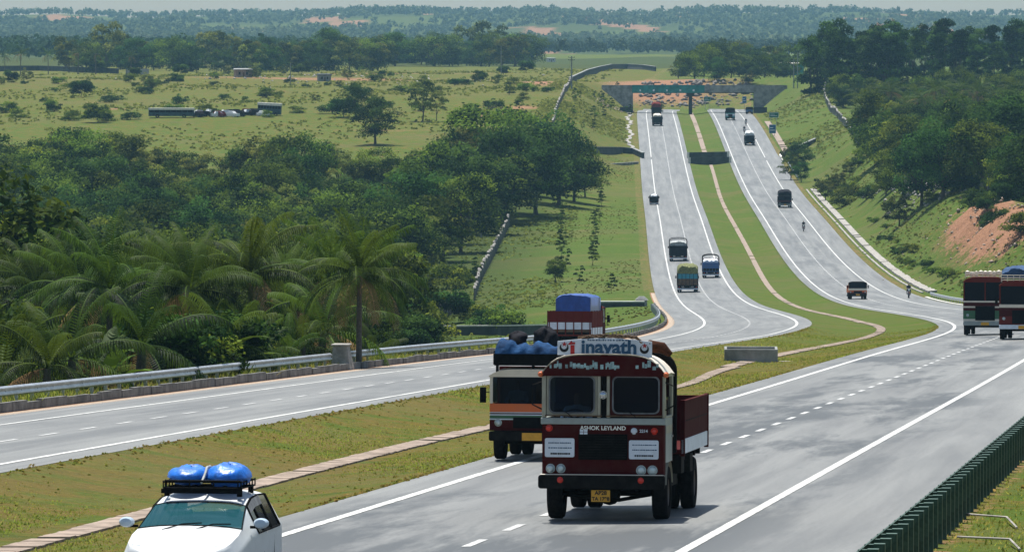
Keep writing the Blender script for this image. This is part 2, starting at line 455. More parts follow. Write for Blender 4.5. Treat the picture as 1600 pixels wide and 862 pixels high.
M_STONED = mat('grey_granite', (.16, .155, .145), .9, var=.4, scale=1.3, bump=.5)
M_CONC = mat('weathered_concrete', (.24, .245, .235), .9, var=.35, scale=.8, bump=.3)
M_CONCW = mat('whitewashed_concrete', (.66, .64, .58), .9, var=.15, scale=1.5)
M_CONCD = mat('dark_concrete', (.050, .058, .058), .9, var=.4, scale=.5)  # dark tone; on the median parapets it paints their shaded faces
M_GALV = mat('galvanised_steel', (.42, .44, .46), .42, .75, var=.18, scale=2.)
M_GREENP = mat('green_shadowed_steel', (.045, .085, .062), .55, .2, var=.4, scale=5.)  # dark green tone paints in the shadow on the near barrier's back
M_RUB = mat('pinkish_rubble', (.27, .21, .165), .95, var=.3, scale=2.2, bump=.6)
M_TEAL = mat('teal_painted_parapet', (.025, .21, .19), .7, var=.3, scale=.6)

# ------------------------------------------------------------ ground sheet
def stations():
    return np.concatenate([np.arange(-60, 320, 3.), np.arange(320, 600, 6.), np.arange(600, 860, 2.5), np.arange(860, 1720, 8.), np.arange(1720, 3000, 40.), np.arange(3000, 9700, 90.)])
def build_ground():
    ss = stations(); rows = []; zone = []; 
    eouts = np.array([0, .25, .5, .85, 1.3, 1.8, 2.4, 3.2, 4.2, 5.5, 7, 9, 11, 13, 15, 17, 19, 22, 25, 28, 32, 37, 43, 50])
    far = np.linspace(0, 1, 40) ** 1.6
    for s in ss:
        *_, md = rd(s)
        y = float(np.interp(s, TS, TY)); W = 170 + max(0, y) * .16
        aL = 4 + md - INSH; oL = 11.2 + md + OUTL; oR = 11.2 + md + OUTR
        left = -(oL + np.concatenate([eouts, 50 + far[1:] * W]))[::-1]
        right = oR + np.concatenate([eouts, 50 + far[1:] * W])
        u = np.concatenate([left, [-oL + .02, -aL - .02], np.linspace(-aL, aL, 17), [aL + .02, oR - .02], right])
        z = gz_su(np.full_like(u, s), u)
        te = float(sm(1655, 1665, s))
        z = np.where(((u > -oL + .01) & (u < -aL - .01)) | ((u < oR - .01) & (u > aL + .01)), z - .09 * (1 - te), z - .001)
        x0, y0, z0, psi, *_ = rd(s)
        x = x0 + np.cos(psi) * u; yy = y0 - np.sin(psi) * u
        rows.append(np.stack([x, yy, z], 1))
        eL = -u - oL; eR = u - oR
        soil = np.zeros_like(u); lush = np.full_like(u, .4); wood = np.zeros_like(u)
        inmed = np.abs(u) <= aL + .01
        lush = np.where(inmed, .14 + .4 * float(sm(230, 420, y)), lush)
        soil = np.where(inmed & (np.abs(np.abs(u) - aL) < .45), .36, soil)
        soil = np.where((eL > -.05) & (eL < .62) & (y < 720), .95, soil)
        soil = np.where((eL >= -.05) & (eL < 1.5) & (y >= 720), .42, soil)
        soil = np.where((eR > -.05) & (eR < 1.2), .45, soil)
        lush = np.where(eL > .6, np.interp(y, [0, 500, 900, 1200, 1700, 3000], [.6, .75, .72, .35, .22, .45]), lush)
        lush = np.where(eR > 1.0, np.interp(y, [0, 120, 600, 900, 1200, 1700, 3000], [.5, .5, .6, .55, .55, .5, .6]), lush)
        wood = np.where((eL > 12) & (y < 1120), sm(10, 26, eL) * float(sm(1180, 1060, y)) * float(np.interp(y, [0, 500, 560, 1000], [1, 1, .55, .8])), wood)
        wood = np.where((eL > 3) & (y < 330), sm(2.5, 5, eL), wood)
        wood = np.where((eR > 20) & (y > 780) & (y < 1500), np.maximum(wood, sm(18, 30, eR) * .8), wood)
        # cut slopes with bare earth
        cut = np.exp(-((y - 755) / 80.) ** 2) * np.exp(-((eR - 13) / 5.) ** 2)
        soil = np.maximum(soil, np.minimum(.86, cut * 1.15) * (.72 + .28 * (np.sin(s * .62 + 2 * np.sin(s * .17)) * .6 + .4 * np.sin(s * 1.45 + u * .25) > -.25)))
        cut2 = np.exp(-((y - 790) / 260.) ** 2) * np.exp(-((eR - 9) / 6) ** 2) * .38
        soil = np.maximum(soil, cut2)
        soil = np.maximum(soil, sm(1650, 1665, s) * (1 - sm(1705, 1720, s)) * (np.abs(u) < 22) * .16)
        # bare tracks and quarry patches in the far fields
        X = x
        for (cx, cy, rx, ry, a) in ((-4, 1370, 7, 20, .8), (2, 1400, 9, 12, .7), (-60, 1740, 70, 26, .62), (10, 1650, 10, 70, .8), (-95, 1380, 11, 9, .7), (-40, 1900, 90, 30, .6), (45, 1750, 25, 50, .8), (20, 2100, 60, 60, .5), (-62, 1530, 8, 20, .5), (-30, 1290, 22, 9, .55), (-105, 1460, 16, 14, .5), (-20, 1480, 14, 12, .5), (-85, 1620, 30, 16, .55)):
            soil = np.maximum(soil, a * np.exp(-(((X - cx) / rx) ** 2 + ((yy - cy) / ry) ** 2)))
        soil = np.where(y > 1900, np.maximum(soil, np.where(y > 4300, .6, .3) * (np.sin(X * .012 + y * .003) * np.sin(X * .031 + y * .0017) > .45)), soil)
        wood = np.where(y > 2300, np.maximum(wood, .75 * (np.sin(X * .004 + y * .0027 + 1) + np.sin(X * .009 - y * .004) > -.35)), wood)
        wood = np.where(y > 4300, np.maximum(wood, .45 * (np.sin(X * .0052 + y * .0037) + np.sin(X * .0113 - y * .0051 + 2) < 1.25)), wood)  # weak wood tone on the hills, paling them in place of haze
        zone.append(np.stack([soil, lush, wood, np.ones_like(u)], 1))
    n = len(rows[0]); V = np.concatenate(rows); Z = np.concatenate(zone)
    i = np.arange(len(ss) - 1)[:, None] * n + np.arange(n - 1)[None]
    Fq = np.stack([i, i + 1, i + n + 1, i + n], 2).reshape(-1, 4)
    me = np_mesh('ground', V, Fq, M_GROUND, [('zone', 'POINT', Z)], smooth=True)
    return tag(link_mesh('ground', me), kind='structure')
build_ground()

# ------------------------------------------------------------ carriageways
S_ROAD = np.concatenate([np.arange(-60, 320, 3.), np.arange(320, 760, 5.), np.arange(760, 1655, 6.)])
def strip(name, ss, cols, dz, m, uvs=True, worn=None):
    """a sheet lying on the road: cols(s, md) gives lateral offsets"""
    V = []; UV = []
    for s in ss:
        md = float(np.interp(s, BK, MD_))
        us = np.array(cols(s, md)); z = gz_su(np.full_like(us, s), us) + dz
        x0, y0, z0, psi, *_ = rd(s)
        V.append(np.stack([x0 + np.cos(psi) * us, y0 - np.sin(psi) * us, z], 1))
        UV.append(np.stack([us, np.full_like(us, s)], 1))
    n = len(V[0]); V = np.concatenate(V); UV = np.concatenate(UV)
    i = np.arange(len(ss) - 1)[:, None] * n + np.arange(n - 1)[None]
    Fq = np.stack([i, i + 1, i + n + 1, i + n], 2).reshape(-1, 4)
    at = [('worn', 'POINT', worn(UV))] if worn else None
    me = np_mesh(name, V, Fq, m, at)
    l = me.uv_layers.new(name='road'); idx = np.zeros(len(me.loops), np.int32); me.loops.foreach_get('vertex_index', idx)
    l.data.foreach_set('uv', UV[idx].astype(np.float32).ravel())
    return tag(link_mesh(name, me), kind='structure')
LC = [-13.7, -12.5, -11.2, -9.4, -7.6, -5.8, -4.0, -2.9]
RC = [2.9, 4.0, 5.8, 7.6, 9.4, 11.2, 12.8, 14.4]
def wornR(uv): return np.where((np.abs(uv[:, 0]) < 12.4) & (np.abs(uv[:, 0]) > 4.6), 1., .2) * np.interp(uv[:, 1], [0, 250, 400, 1600], [1, 1, .5, .4])
strip('road', S_ROAD, lambda s, md: [u - md for u in LC], .006, M_ROAD, worn=lambda uv: .45 * wornR(uv))
strip('road', S_ROAD, lambda s, md: [u + md for u in RC], .006, M_ROAD, worn=wornR)
def lines_mesh(name, segs, m, dz=.014):
    V = []; Fq = []
    for u, s0, s1, wd in segs:
        ss = [s for s in np.concatenate([[s0], S_ROAD[(S_ROAD > s0 + .01) & (S_ROAD < s1 - .01)], [s1]])]
        base = len(V)
        for s in ss:
            md = float(np.interp(s, BK, MD_)); uc = u + math.copysign(md, u)
            for du in (-wd / 2, wd / 2): V.append(P(s, uc + du, dz))
        for k in range(len(ss) - 1): a = base + 2 * k; Fq.append((a, a + 1, a + 3, a + 2))
    me = np_mesh(name, V, Fq, m); return tag(link_mesh(name, me), kind='structure')
lines_mesh('road_marking', [(-11.2, -60, 1225, .19), (-11.2, 1236, 1635, .19), (-4.0, -60, 1635, .2), (4.0, -60, 1635, .21), (11.2, -60, 1218, .19), (11.2, 1232, 1635, .19)], M_PAINT)
rs = random.Random(3); dsh = []
for u, ph in ((-7.6, 0.4), (7.6, .2)):
    s = -55 + ph
    while s < 1600:
        if s < 330 or True: dsh.append((u, s, s + (2.15 if s < 420 else 2.9), .15))
        s += 5.0
lines_mesh('road_marking', dsh, M_DASH)

# ------------------------------------------------------------ drains (rubble lined), kerb
def rubble_strip(name, s0, s1, step, uf, wd, m, seed, lumps=True, dz=.04):
    r = random.Random(seed); b = B(); s = s0
    while s < s1:
        ln = step * r.uniform(.55, 1.5); u = uf(s) + r.uniform(-.02, .02); hw = wd / 2 * r.uniform(.96, 1.04); h = r.uniform(.0, .009)
        if r.random() < .96:
            q = [P(s, u - hw), P(s, u + hw), P(s + ln * .998, u + hw), P(s + ln * .998, u - hw)]
            tilt = r.uniform(-.004, .004)
            b.hexa([(p[0], p[1], p[2] - .15) for p in q] + [(q[0][0], q[0][1], q[0][2] + dz + h + tilt), (q[1][0], q[1][1], q[1][2] + dz + h - tilt), (q[2][0], q[2][1], q[2][2] + dz + h - tilt), (q[3][0], q[3][1], q[3][2] + dz + h + tilt)])
        s += ln
    return tag(b.build(name, m, bevel=0), kind='structure')
rubble_strip('drain', -20, 110, .42, lambda s: .15 + .25 * math.sin(s * .05), .60, M_RUB, 1)
rubble_strip('drain', 110.5, 195, .5, lambda s: .3 + .5 * math.sin(s * .09), .55, M_RUB, 2)
rubble_strip('drain', 195, 420, .8, lambda s: .6 * math.sin(s * .021), .62, M_RUB, 3)
rubble_strip('drain', 420, 1210, 1.5, lambda s: .25 * math.sin(s * .017), .72, M_RUB, 4)
rubble_strip('drain', 1242, 1545, 4., lambda s: -.3, 1.1, M_RUB, 5)
def off_out(side, e):
    def f(s):
        md = float(np.interp(s, BK, MD_)); return -(11.2 + md + OUTL + e) if side < 0 else 11.2 + md + OUTR + e
    return f
rubble_strip('drain', 655, 1085, 2.2, off_out(1, 1.35), .30, M_STONE, 6, dz=.12)
rubble_strip('drain', 655, 1085, 1.8, off_out(1, 2.6), 1.1, M_STONE, 7, dz=.25)
rubble_strip('drain', 1262, 1520, 2., lambda s: off_out(-1, 2.1)(s) + .5 * math.sin(s * .09) + .3 * math.sin(s * .31), .8, M_STONE, 8, dz=.1)
rubble_strip('drain', 1240, 1420, 3., off_out(1, 2.2), 1.5, M_RUB, 9, dz=.2)
# kerb of upright stone slabs along the outer edge of the receding carriageway
b = B(); r = random.Random(5); s = -10
f = off_out(-1, .72)
while s < 600:
    ln = r.uniform(1.6, 2.4); h = .27 + r.uniform(-.04, .05); u = f(s) + r.uniform(-.03, .03)
    q = [P(s, u - .08), P(s, u + .08), P(s + ln - .05, u + .08), P(s + ln - .05, u - .08)]
    b.hexa([(p[0], p[1], p[2] - .2) for p in q] + [(p[0], p[1], p[2] + h) for p in q]); s += ln
tag(b.build('kerb', M_STONED), kind='structure')

# ------------------------------------------------------------ grass that can be told as blades near the camera
def grass(name, regions, seed):
    rng = np.random.default_rng(seed); V = []; T = []
    for (s0, s1, ufun, n, hmin, hmax) in regions:
        s = rng.uniform(s0, s1, n); u = np.array([ufun(a, rng.random()) for a in s])
        x0, y0, z0, psi, *_ = rd(s); x = x0 + np.cos(psi) * u; y = y0 - np.sin(psi) * u; z = gz_su(s, u) - .04
        patch = np.sin(x * .9) * np.sin(y * .23) + np.sin(x * .37 + y * .11) + rng.normal(0, .5, n)
        keep = patch > -.9
        x, y, z, patch = x[keep], y[keep], z[keep], patch[keep]; k = len(x)
        h = rng.uniform(hmin, hmax, k) * (1 + .35 * np.clip(patch, -1, 1.5)); a = rng.uniform(0, 2 * PI, k); wd = .022 + .02 * rng.random(k)
        lean = rng.normal(0, .45, (k, 2)) * h[:, None]
        ca, sa = np.cos(a) * wd, np.sin(a) * wd
        p0 = np.stack([x - ca, y - sa, z], 1); p1 = np.stack([x + ca, y + sa, z], 1); p2 = np.stack([x + lean[:, 0], y + lean[:, 1], z + h], 1)
        V.append(np.stack([p0, p1, p2], 1).reshape(-1, 3)); T.append(np.clip(.5 + .3 * patch + rng.normal(0, .2, k), 0, 1))
    V = np.concatenate(V); T = np.concatenate(T); Fq = np.arange(len(V)).reshape(-1, 3)
    me = np_mesh(name, V, Fq, M_BLADE, [('tint', 'FACE', T)])
    return tag(link_mesh(name, me), kind='stuff')
M_BLADE = leaf_mat('grass_blades', (.25, .19, .05), (.14, .185, .028), .8, .5, .03)
def umed(s, t):
    md = float(np.interp(s, BK, MD_)); a = 2.95 + md; u = (2 * t - 1) * a
    return u + (.8 if 0 <= u < .55 else -.8 if -.55 < u < 0 else 0) if s < 98 else u
def uright(s, t):
    md = float(np.interp(s, BK, MD_)); return 11.2 + md + OUTR + .5 + 9 * t
def ukerb(s, t):
    md = float(np.interp(s, BK, MD_)); return -(11.2 + md + OUTL + .85 + 1.4 * t)
grass('grass', [(15, 130, umed, 90000, .02, .065), (130, 330, umed, 50000, .04, .10), (20, 100, uright, 40000, .03, .09), (40, 330, ukerb, 30000, .1, .4)], 1)
# ------------------------------------------------------------ foliage prototypes
M_BARK = mat('bark', (.075, .058, .042), .95, var=.35, scale=8, bump=.5)
M_PALMBARK = mat('palm_bark', (.12, .10, .08), .95, var=.35, scale=10, bump=.5)
M_LEAF = leaf_mat('broad_leaves', (.004, .022, .003), (.125, .205, .020), .65, .35, .04)
M_LEAFD = leaf_mat('dark_leaves', (.002, .016, .003), (.050, .115, .018), .65, .35, .04)
M_LEAFY = leaf_mat('yellow_green_leaves', (.014, .040, .004), (.170, .225, .022), .65, .35, .04)
M_LEAFO = leaf_mat('olive_leaves', (.012, .030, .006), (.140, .170, .030), .65, .35, .04)
M_WEED = leaf_mat('weeds', (.065, .085, .012), (.150, .170, .034), .8, .55, .02)
M_FROND = leaf_mat('palm_fronds', (.002, .012, .001), (.062, .110, .010), .55, .28, .06)
M_DEAD = leaf_mat('withered_frond', (.10, .06, .025), (.22, .15, .06), .8, .2, .05)
M_FARLEAF = leaf_mat('distant_foliage', (.010, .034, .012), (.045, .090, .026), .8, .25, .1)

def leaf_quads(rng, C, Nrm, size, tint, aspect=.6):
    n = len(C)
    d = rng.normal(0, 1, (n, 3)); nn = Nrm + d * .65; nn /= np.linalg.norm(nn, axis=1)[:, None] + 1e-9
    a = np.cross(nn, rng.normal(0, 1, (n, 3))); a /= np.linalg.norm(a, axis=1)[:, None] + 1e-9
    b_ = np.cross(nn, a)
    sz = size * rng.uniform(.6, 1.35, n)[:, None]
    a = a * sz; b_ = b_ * sz * aspect
    V = np.stack([C - a, C - b_ * .9 + a * .1, C + a, C + b_ * .9 + a * .1], 1).reshape(-1, 3)
    return V, np.arange(4 * n).reshape(-1, 4), np.clip(tint + rng.normal(0, .12, n), 0, 1)

def crown_mesh(name, seed, rx, rz, zc, nb, nl, size, m, kind='round', br=.36):
    """leaf clumps through an uneven crown volume"""
    rng = np.random.default_rng(seed); Cs = []; Ns = []; Ts = []
    blobs = []
    tries = 0
    while len(blobs) < nb and tries < 4000:
        tries += 1
        p = rng.normal(0, 1, 3); p /= np.linalg.norm(p)
        rr = rng.uniform(.25, 1.) ** .6
        q = np.array([p[0] * rx * rr, p[1] * rx * rr, p[2] * rz * rr])
        if kind == 'round' and q[2] < -.8 * rz: continue
        if kind == 'column':
            q[2] = rng.uniform(-1, 1) * rz; taper = 1 - .55 * abs(q[2] / rz) ** 2; q[:2] *= taper / max(rr, .4)
        if kind == 'bush' and q[2] < -.25 * rz: continue
        if kind == 'flat': q[2] *= .55 if q[2] < 0 else 1
        blobs.append((q, rx * br * rng.uniform(.6, 1.3), rng.random()))
    per = nl // len(blobs)
    for q, r_, t_ in blobs:
        n = max(6, int(per * (r_ / (rx * br)) ** 1.5))
        d = rng.normal(0, 1, (n, 3)); d /= np.linalg.norm(d, axis=1)[:, None]
        d[:, 2] = np.where(d[:, 2] < -.3, -d[:, 2] * .6, d[:, 2])
        rad = r_ * (rng.uniform(.35, 1.12, n) ** .5)
        c = q + d * rad[:, None] * np.array([1, 1, .8]) + rng.normal(0, .06 * r_, (n, 3))
        out = d * .7 + np.array([0, 0, .55])
        Cs.append(c); Ns.append(out); Ts.append(np.full(n, .30 * t_ / .6 if t_ < .6 else .62 + .95 * (t_ - .6)))  # clump tints split bright and dark, painting sunlit highlights into the leaves
    C = np.concatenate(Cs); C[:, 2] += zc
    V, Fq, T = leaf_quads(rng, C, np.concatenate(Ns), size, np.concatenate(Ts))
    return np_mesh(name, V, Fq, m, [('tint', 'FACE', T)]), [(q + np.array([0, 0, zc])) for q, _, _ in blobs]

def trunk_mesh(name, seed, h, r0, tips, m):
    rng = random.Random(seed); b = B()
    pts = []; n = 5; lx = ly = 0.
    for i in range(n + 1):
        t = i / n; pts.append((lx, ly, -.4 + (h + .4) * t)); lx += rng.uniform(-.05, .05) * h * .5; ly += rng.uniform(-.05, .05) * h * .5
    b.tube(pts, [r0 * (1.25 if i == 0 else 1 - .55 * i / n) for i in range(n + 1)], 8)
    for q in tips:
        k = rng.choice([2, 3, 3, 4]); a = Vector(pts[k]); e = Vector(tuple(q)); mid = a.lerp(e, .5) + Vector((0, 0, -.08 * (e - a).length))
        b.tube([a, mid, a.lerp(e, .96)], [r0 * .42, r0 * .28, r0 * .08], 5)
    o = b.build(name, m, smooth=True); me = o.data; bpy.data.objects.remove(o); return me

TREE = {}
def proto(kind, seed, h, rx, rz, nb, nl, size, m, style='round', trunk=True, r0=.2, br=.36, barkm=None):
    zc = h - rz * .86
    cm, tips = crown_mesh('crown', seed, rx, rz, zc, nb, nl, size, m, style, br)
    rng = random.Random(seed)
    tm = trunk_mesh('trunk', seed, max(.4, zc * .95), r0, rng.sample(tips, min(len(tips), 9)), barkm or M_BARK)
    TREE.setdefault(kind, []).append((cm, tm, h))
for i in range(4): proto('broad', 10 + i, 8.5, 4.0 + .3 * i, 4.3, 40, 8000, .18, M_LEAF, r0=.24)
for i in range(3): proto('dark', 30 + i, 9., 4.2, 4.7, 42, 8500, .17, M_LEAFD, r0=.26)
for i in range(3): proto('yellow', 40 + i, 7., 3.7, 3.6, 34, 7000, .18, M_LEAFY, r0=.2)
for i in range(2): proto('olive', 50 + i, 7.5, 3.6, 3.8, 44, 6000, .15, M_LEAFO, r0=.2, br=.26)
for i in range(4): proto('tall', 60 + i, 16., 2.5 + .3 * i, 7.4, 44, 6500, .26, M_LEAFD, 'column', r0=.24, br=.45)
for i in range(3): proto('bush', 70 + i, 2.2, 1.9, 1.7, 18, 2300, .13, [M_LEAF, M_LEAFY, M_LEAFD][i], 'bush', r0=.06, br=.42)
for i in range(2): proto('sapling', 80 + i, 2.8, .75, 1.25, 10, 700, .12, [M_LEAF, M_LEAFD][i], 'column', r0=.035, br=.5)
for i in range(2): proto('airy', 85 + i, 9., 4.3, 3.6, 26, 2600, .24, M_LEAFO, r0=.2, br=.27)
for i in range(2): proto('thicket', 90 + i, 3.4, 2.4, 2.2, 26, 5200, .15, [M_LEAF, M_LEAFD][i], 'bush', r0=.08, br=.4)

def palm_meshes(seed, h, nf, fl, scale=1., nleaf=32):
    rng = np.random.default_rng(seed); V = []; Fq = []; T = []; nv = 0; MI = []
    lean = rng.uniform(-.06, .06, 2) * h
    top = np.array([lean[0], lean[1], h])
    for k in range(nf):
        az = 2 * PI * k / nf * 2.4 + rng.uniform(-.2, .2); t0 = k / (nf - 1)
        el0 = R(80 - 100 * t0 ** .9 + rng.uniform(-12, 12)); L_ = fl * rng.uniform(.85, 1.1); droop = R(62 + 34 * t0 + rng.uniform(-12, 16))
        n = 12; p = top.copy(); pts = []; e = el0; tw = rng.uniform(-.25, .25)
        for i in range(n + 1):
            pts.append(p.copy()); d = np.array([math.cos(az) * math.cos(e), math.sin(az) * math.cos(e), math.sin(e)])
            p = p + d * L_ / n; e -= droop / n * (.5 + 1.1 * i / n); az += tw / n
        pts = np.array(pts); side = np.array([-math.sin(az), math.cos(az), 0.])
        base_t = float(np.clip(.62 - .6 * t0 + rng.normal(0, .2), 0, 1)) if t0 < .85 else .95
        # rachis as a thin ridge
        w_ = np.linspace(.05, .012, n + 1)[:, None] * side
        up = np.array([0, 0, .03]); a = nv
        V.append(np.concatenate([pts - w_, pts + up, pts + w_])); m_ = n + 1
        for i in range(n):
            Fq += [(a + i, a + i + 1, a + m_ + i + 1, a + m_ + i), (a + m_ + i, a + m_ + i + 1, a + 2 * m_ + i + 1, a + 2 * m_ + i)]; T += [.9, .9]
        nv += 3 * m_; dead = 1 if (t0 > .86 and rng.random() < .45) else 0; MI += [dead] * (2 * n + 4 * nleaf)
        for j in range(nleaf):
            t = .12 + .88 * (j + .5) / nleaf; f = t * n; i = min(int(f), n - 1); c = pts[i] + (pts[i + 1] - pts[i]) * (f - i)
            d = pts[i + 1] - pts[i]; d /= np.linalg.norm(d); ll = fl * .165 * (math.sin(PI * min(1, t * .86 + .12)) ** .6) * rng.uniform(.85, 1.12) + .1
            nrm = np.cross(d, side); nrm /= np.linalg.norm(nrm) + 1e-9
            for sg in (-1, 1):
                o_ = side * sg * .80 + d * .45 + nrm * (.12 if nrm[2] > 0 else -.12); o_ /= np.linalg.norm(o_)
                m1 = c + o_ * ll * .5 + np.array([0, 0, -.12 * ll]); e1 = c + o_ * ll * .82 + np.array([0, 0, -.62 * ll - rng.uniform(0, .2)])
                wv = d * .027 * (1 + .3 * rng.random()); 
                V.append(np.array([c - wv * .7, c + wv * .7, m1 + wv, m1 - wv, e1 + wv * .25, e1 - wv * .25]))
                Fq += [(nv, nv + 1, nv + 2, nv + 3), (nv + 3, nv + 2, nv + 4, nv + 5)]; nv += 6
                tt = float(np.clip(base_t + rng.normal(0, .1), 0, 1)); T += [tt, tt]
    cm = np_mesh('crown', np.concatenate(V), np.array(Fq), [M_FROND, M_DEAD], [('tint', 'FACE', np.array(T))], MI)
    b = B(); b.tube([(0, 0, -.5), (lean[0] * .2, lean[1] * .2, h * .3), (lean[0] * .55, lean[1] * .55, h * .65), tuple(top)], [.24, .17, .15, .13], 9)
    o = b.build('trunk', M_PALMBARK, smooth=True); tm = o.data; bpy.data.objects.remove(o)
    b = B()
    for k in range(9):
        a_ = 2 * PI * k / 9; c = top + np.array([math.cos(a_) * .3, math.sin(a_) * .3, -.25 - .12 * (k % 3)])
        b.lathe([(.0, -.15), (.1, -.09), (.125, 0), (.1, .09), (.0, .15)], c, 'z', 7)
    o = b.build('coconuts', M_COCO, smooth=True); km = o.data; bpy.data.objects.remove(o)
    return cm, tm, h, km
M_COCO = mat('coconut_husk', (.10, .11, .03), .6, var=.3, scale=5)
TREE['palm'] = [palm_meshes(100 + i, 6.8, 29, 3.9) for i in range(4)]
TREE['palm_young'] = [palm_meshes(120 + i, 1.6, 15, 3.0, nleaf=26) for i in range(2)]
TREE['palm_far'] = [palm_meshes(130 + i, 8.0, 20, 3.9, nleaf=18) for i in range(3)]

def leafy_plant_mesh(seed, n, ln, wd):
    """banana-like plant: broad blades rising from one stem"""
    rng = np.random.default_rng(seed); V = []; Fq = []; T = []; nv = 0
    for k in range(n):
        az = rng.uniform(0, 2 * PI); e = R(rng.uniform(35, 85)); L_ = ln * rng.uniform(.6, 1.15); p = np.array([0, 0, ln * .35 * rng.uniform(.3, 1.)]); dr = R(rng.uniform(50, 110))
        side = np.array([-math.sin(az), math.cos(az), 0]); q = 7; rows = []
        for i in range(q + 1):
            t = i / q; w_ = wd * math.sin(PI * min(1, .06 + .94 * t)) ** .7 * (1 - .15 * t)
            rows.append(np.stack([p - side * w_ + [0, 0, .25 * w_], p, p + side * w_ + [0, 0, .25 * w_]]))
            p = p + np.array([math.cos(az) * math.cos(e), math.sin(az) * math.cos(e), math.sin(e)]) * L_ / q; e -= dr / q
        V.append(np.concatenate(rows))
        for i in range(q):
            a = nv + 3 * i; Fq += [(a, a + 3, a + 4, a + 1), (a + 1, a + 4, a + 5, a + 2)]; tt = rng.uniform(.2, 1); T += [tt, tt]
        nv += 3 * (q + 1)
    cm = np_mesh('leaves', np.concatenate(V), np.array(Fq), M_FROND, [('tint', 'FACE', np.array(T))])
    b = B(); b.tube([(0, 0, -.3), (0.03, 0, ln * .4)], [.12, .07], 7); o = b.build('stem', M_PALMBARK, smooth=True); tm = o.data; bpy.data.objects.remove(o)
    return cm, tm, ln
TREE['banana'] = [leafy_plant_mesh(200 + i, 9, 2.2, .27) for i in range(3)]

def plant(name, kind, x, y, z, h, rng, label, cat, group, squash=1.):
    p = rng.choice(TREE[kind]); k = h / p[2]
    r = empty(name, (x, y, z), (0, 0, rng.uniform(0, 6.28)), label, cat, group)
    r.scale = (k * squash, k * squash, k)
    c = link_mesh('leaves' if kind == 'banana' else 'crown', p[0], r)
    link_mesh('stem' if kind == 'banana' else 'trunk', p[1], r)
    if kind == 'palm': link_mesh('coconuts', p[3], r)
    return r

ADJ = {'broad': 'mid-green broad-crowned tree', 'dark': 'dark green dense tree', 'yellow': 'yellow-green leafy tree', 'olive': 'olive-grey fine-leaved tree', 'airy': 'loose open-crowned tree', 'tall': 'tall dark narrow tree', 'bush': 'low rounded bush', 'thicket': 'sprawling thicket shrub'}
def tree_row(items, where, group, rng, name=None, cat='tree', jitter=0.):
    """items: (px, D, kind, height); labelled by their order along the row"""
    items = sorted(items, key=lambda t: t[0])
    for i, (px, D, kind, h) in enumerate(items):
        x, y, z = col_at(px, D)
        nm = name or {'tall': 'tall_tree', 'bush': 'bush', 'thicket': 'thicket_shrub', 'dark': 'evergreen_tree', 'olive': 'acacia_tree', 'airy': 'open_crowned_tree'}.get(kind, 'broadleaf_tree')
        plant(nm, kind, x, y, z - (.14 * h if D > 1300 and kind not in ('bush', 'thicket') else .1), h, rng, f"{ADJ[kind]}, {ORD[i]} from the left {where}", 'bush' if kind in ('bush', 'thicket') else cat, group, rng.uniform(.88, 1.18))

rng = random.Random(11)
# the roadside wood on the low ground, in eight rows behind each other
rows = [  # depth, x from, x to, count, height range, kinds, extra
    (322, -20, 590, 11, (4.8, 7.), ['dark', 'broad', 'dark', 'yellow']),
    (395, -20, 500, 9, (6.5, 9.0), ['broad', 'dark', 'broad', 'yellow']),
    (460, -20, 600, 13, (7.0, 9.5), ['broad', 'yellow', 'dark', 'broad']),
    (540, -20, 605, 14, (7.5, 10.), ['broad', 'dark', 'olive', 'yellow']),
    (630, -20, 620, 16, (8.0, 11.), ['broad', 'olive', 'dark', 'broad']),
    (720, -20, 640, 18, (8., 11.), ['broad', 'olive', 'yellow', 'dark']),
    (810, -20, 675, 20, (8., 11.), ['olive', 'broad', 'dark', 'yellow']),
    (900, -20, 715, 23, (8.5, 11.5), ['broad', 'olive', 'dark', 'broad']),
    (990, -20, 790, 26, (9.5, 12.), ['olive', 'broad', 'dark', 'yellow']),
    (1075, -20, 850, 28, (9., 12.), ['broad', 'olive', 'yellow']),
]
RN = ['front', 'second', 'third', 'fourth', 'fifth', 'sixth', 'seventh', 'eighth', 'ninth', 'rearmost']
for k, (D, a, b_, n, hr, kinds) in enumerate(rows):
    it = []
    for i in range(n):
        px = a + (b_ - a) * (i + .5 + rng.uniform(-.35, .35)) / n; d = D + rng.uniform(-28, 28)
        hh = rng.uniform(*hr)
        if D > 960 and 268 < px < 400: hh *= .74
        if D > 960 and 500 < px < 690: hh *= .70
        it.append((px, d, rng.choice(kinds), hh))
    tree_row(it, f'in the {RN[k]} row of the roadside wood', 'trees of the roadside wood', rng)
# the big trees at the road end of the wood
it = [(742, 960, 'dark', 14), (790, 1000, 'dark', 15), (838, 1010, 'dark', 15.5), (872, 1040, 'dark', 13.5), (897, 1060, 'broad', 10.5), (914, 1085, 'broad', 7), (760, 1060, 'broad', 15), (815, 1085, 'broad', 14.5), (720, 900, 'broad', 12), (692, 870, 'yellow', 11), (655, 820, 'yellow', 10), (640, 870, 'dark', 13), (702, 980, 'broad', 14), (850, 1110, 'dark', 13), (655, 940, 'broad', 12.5), (600, 800, 'broad', 11)]
tree_row(it, 'at the road end of the wood', 'trees at the road end of the wood', rng)
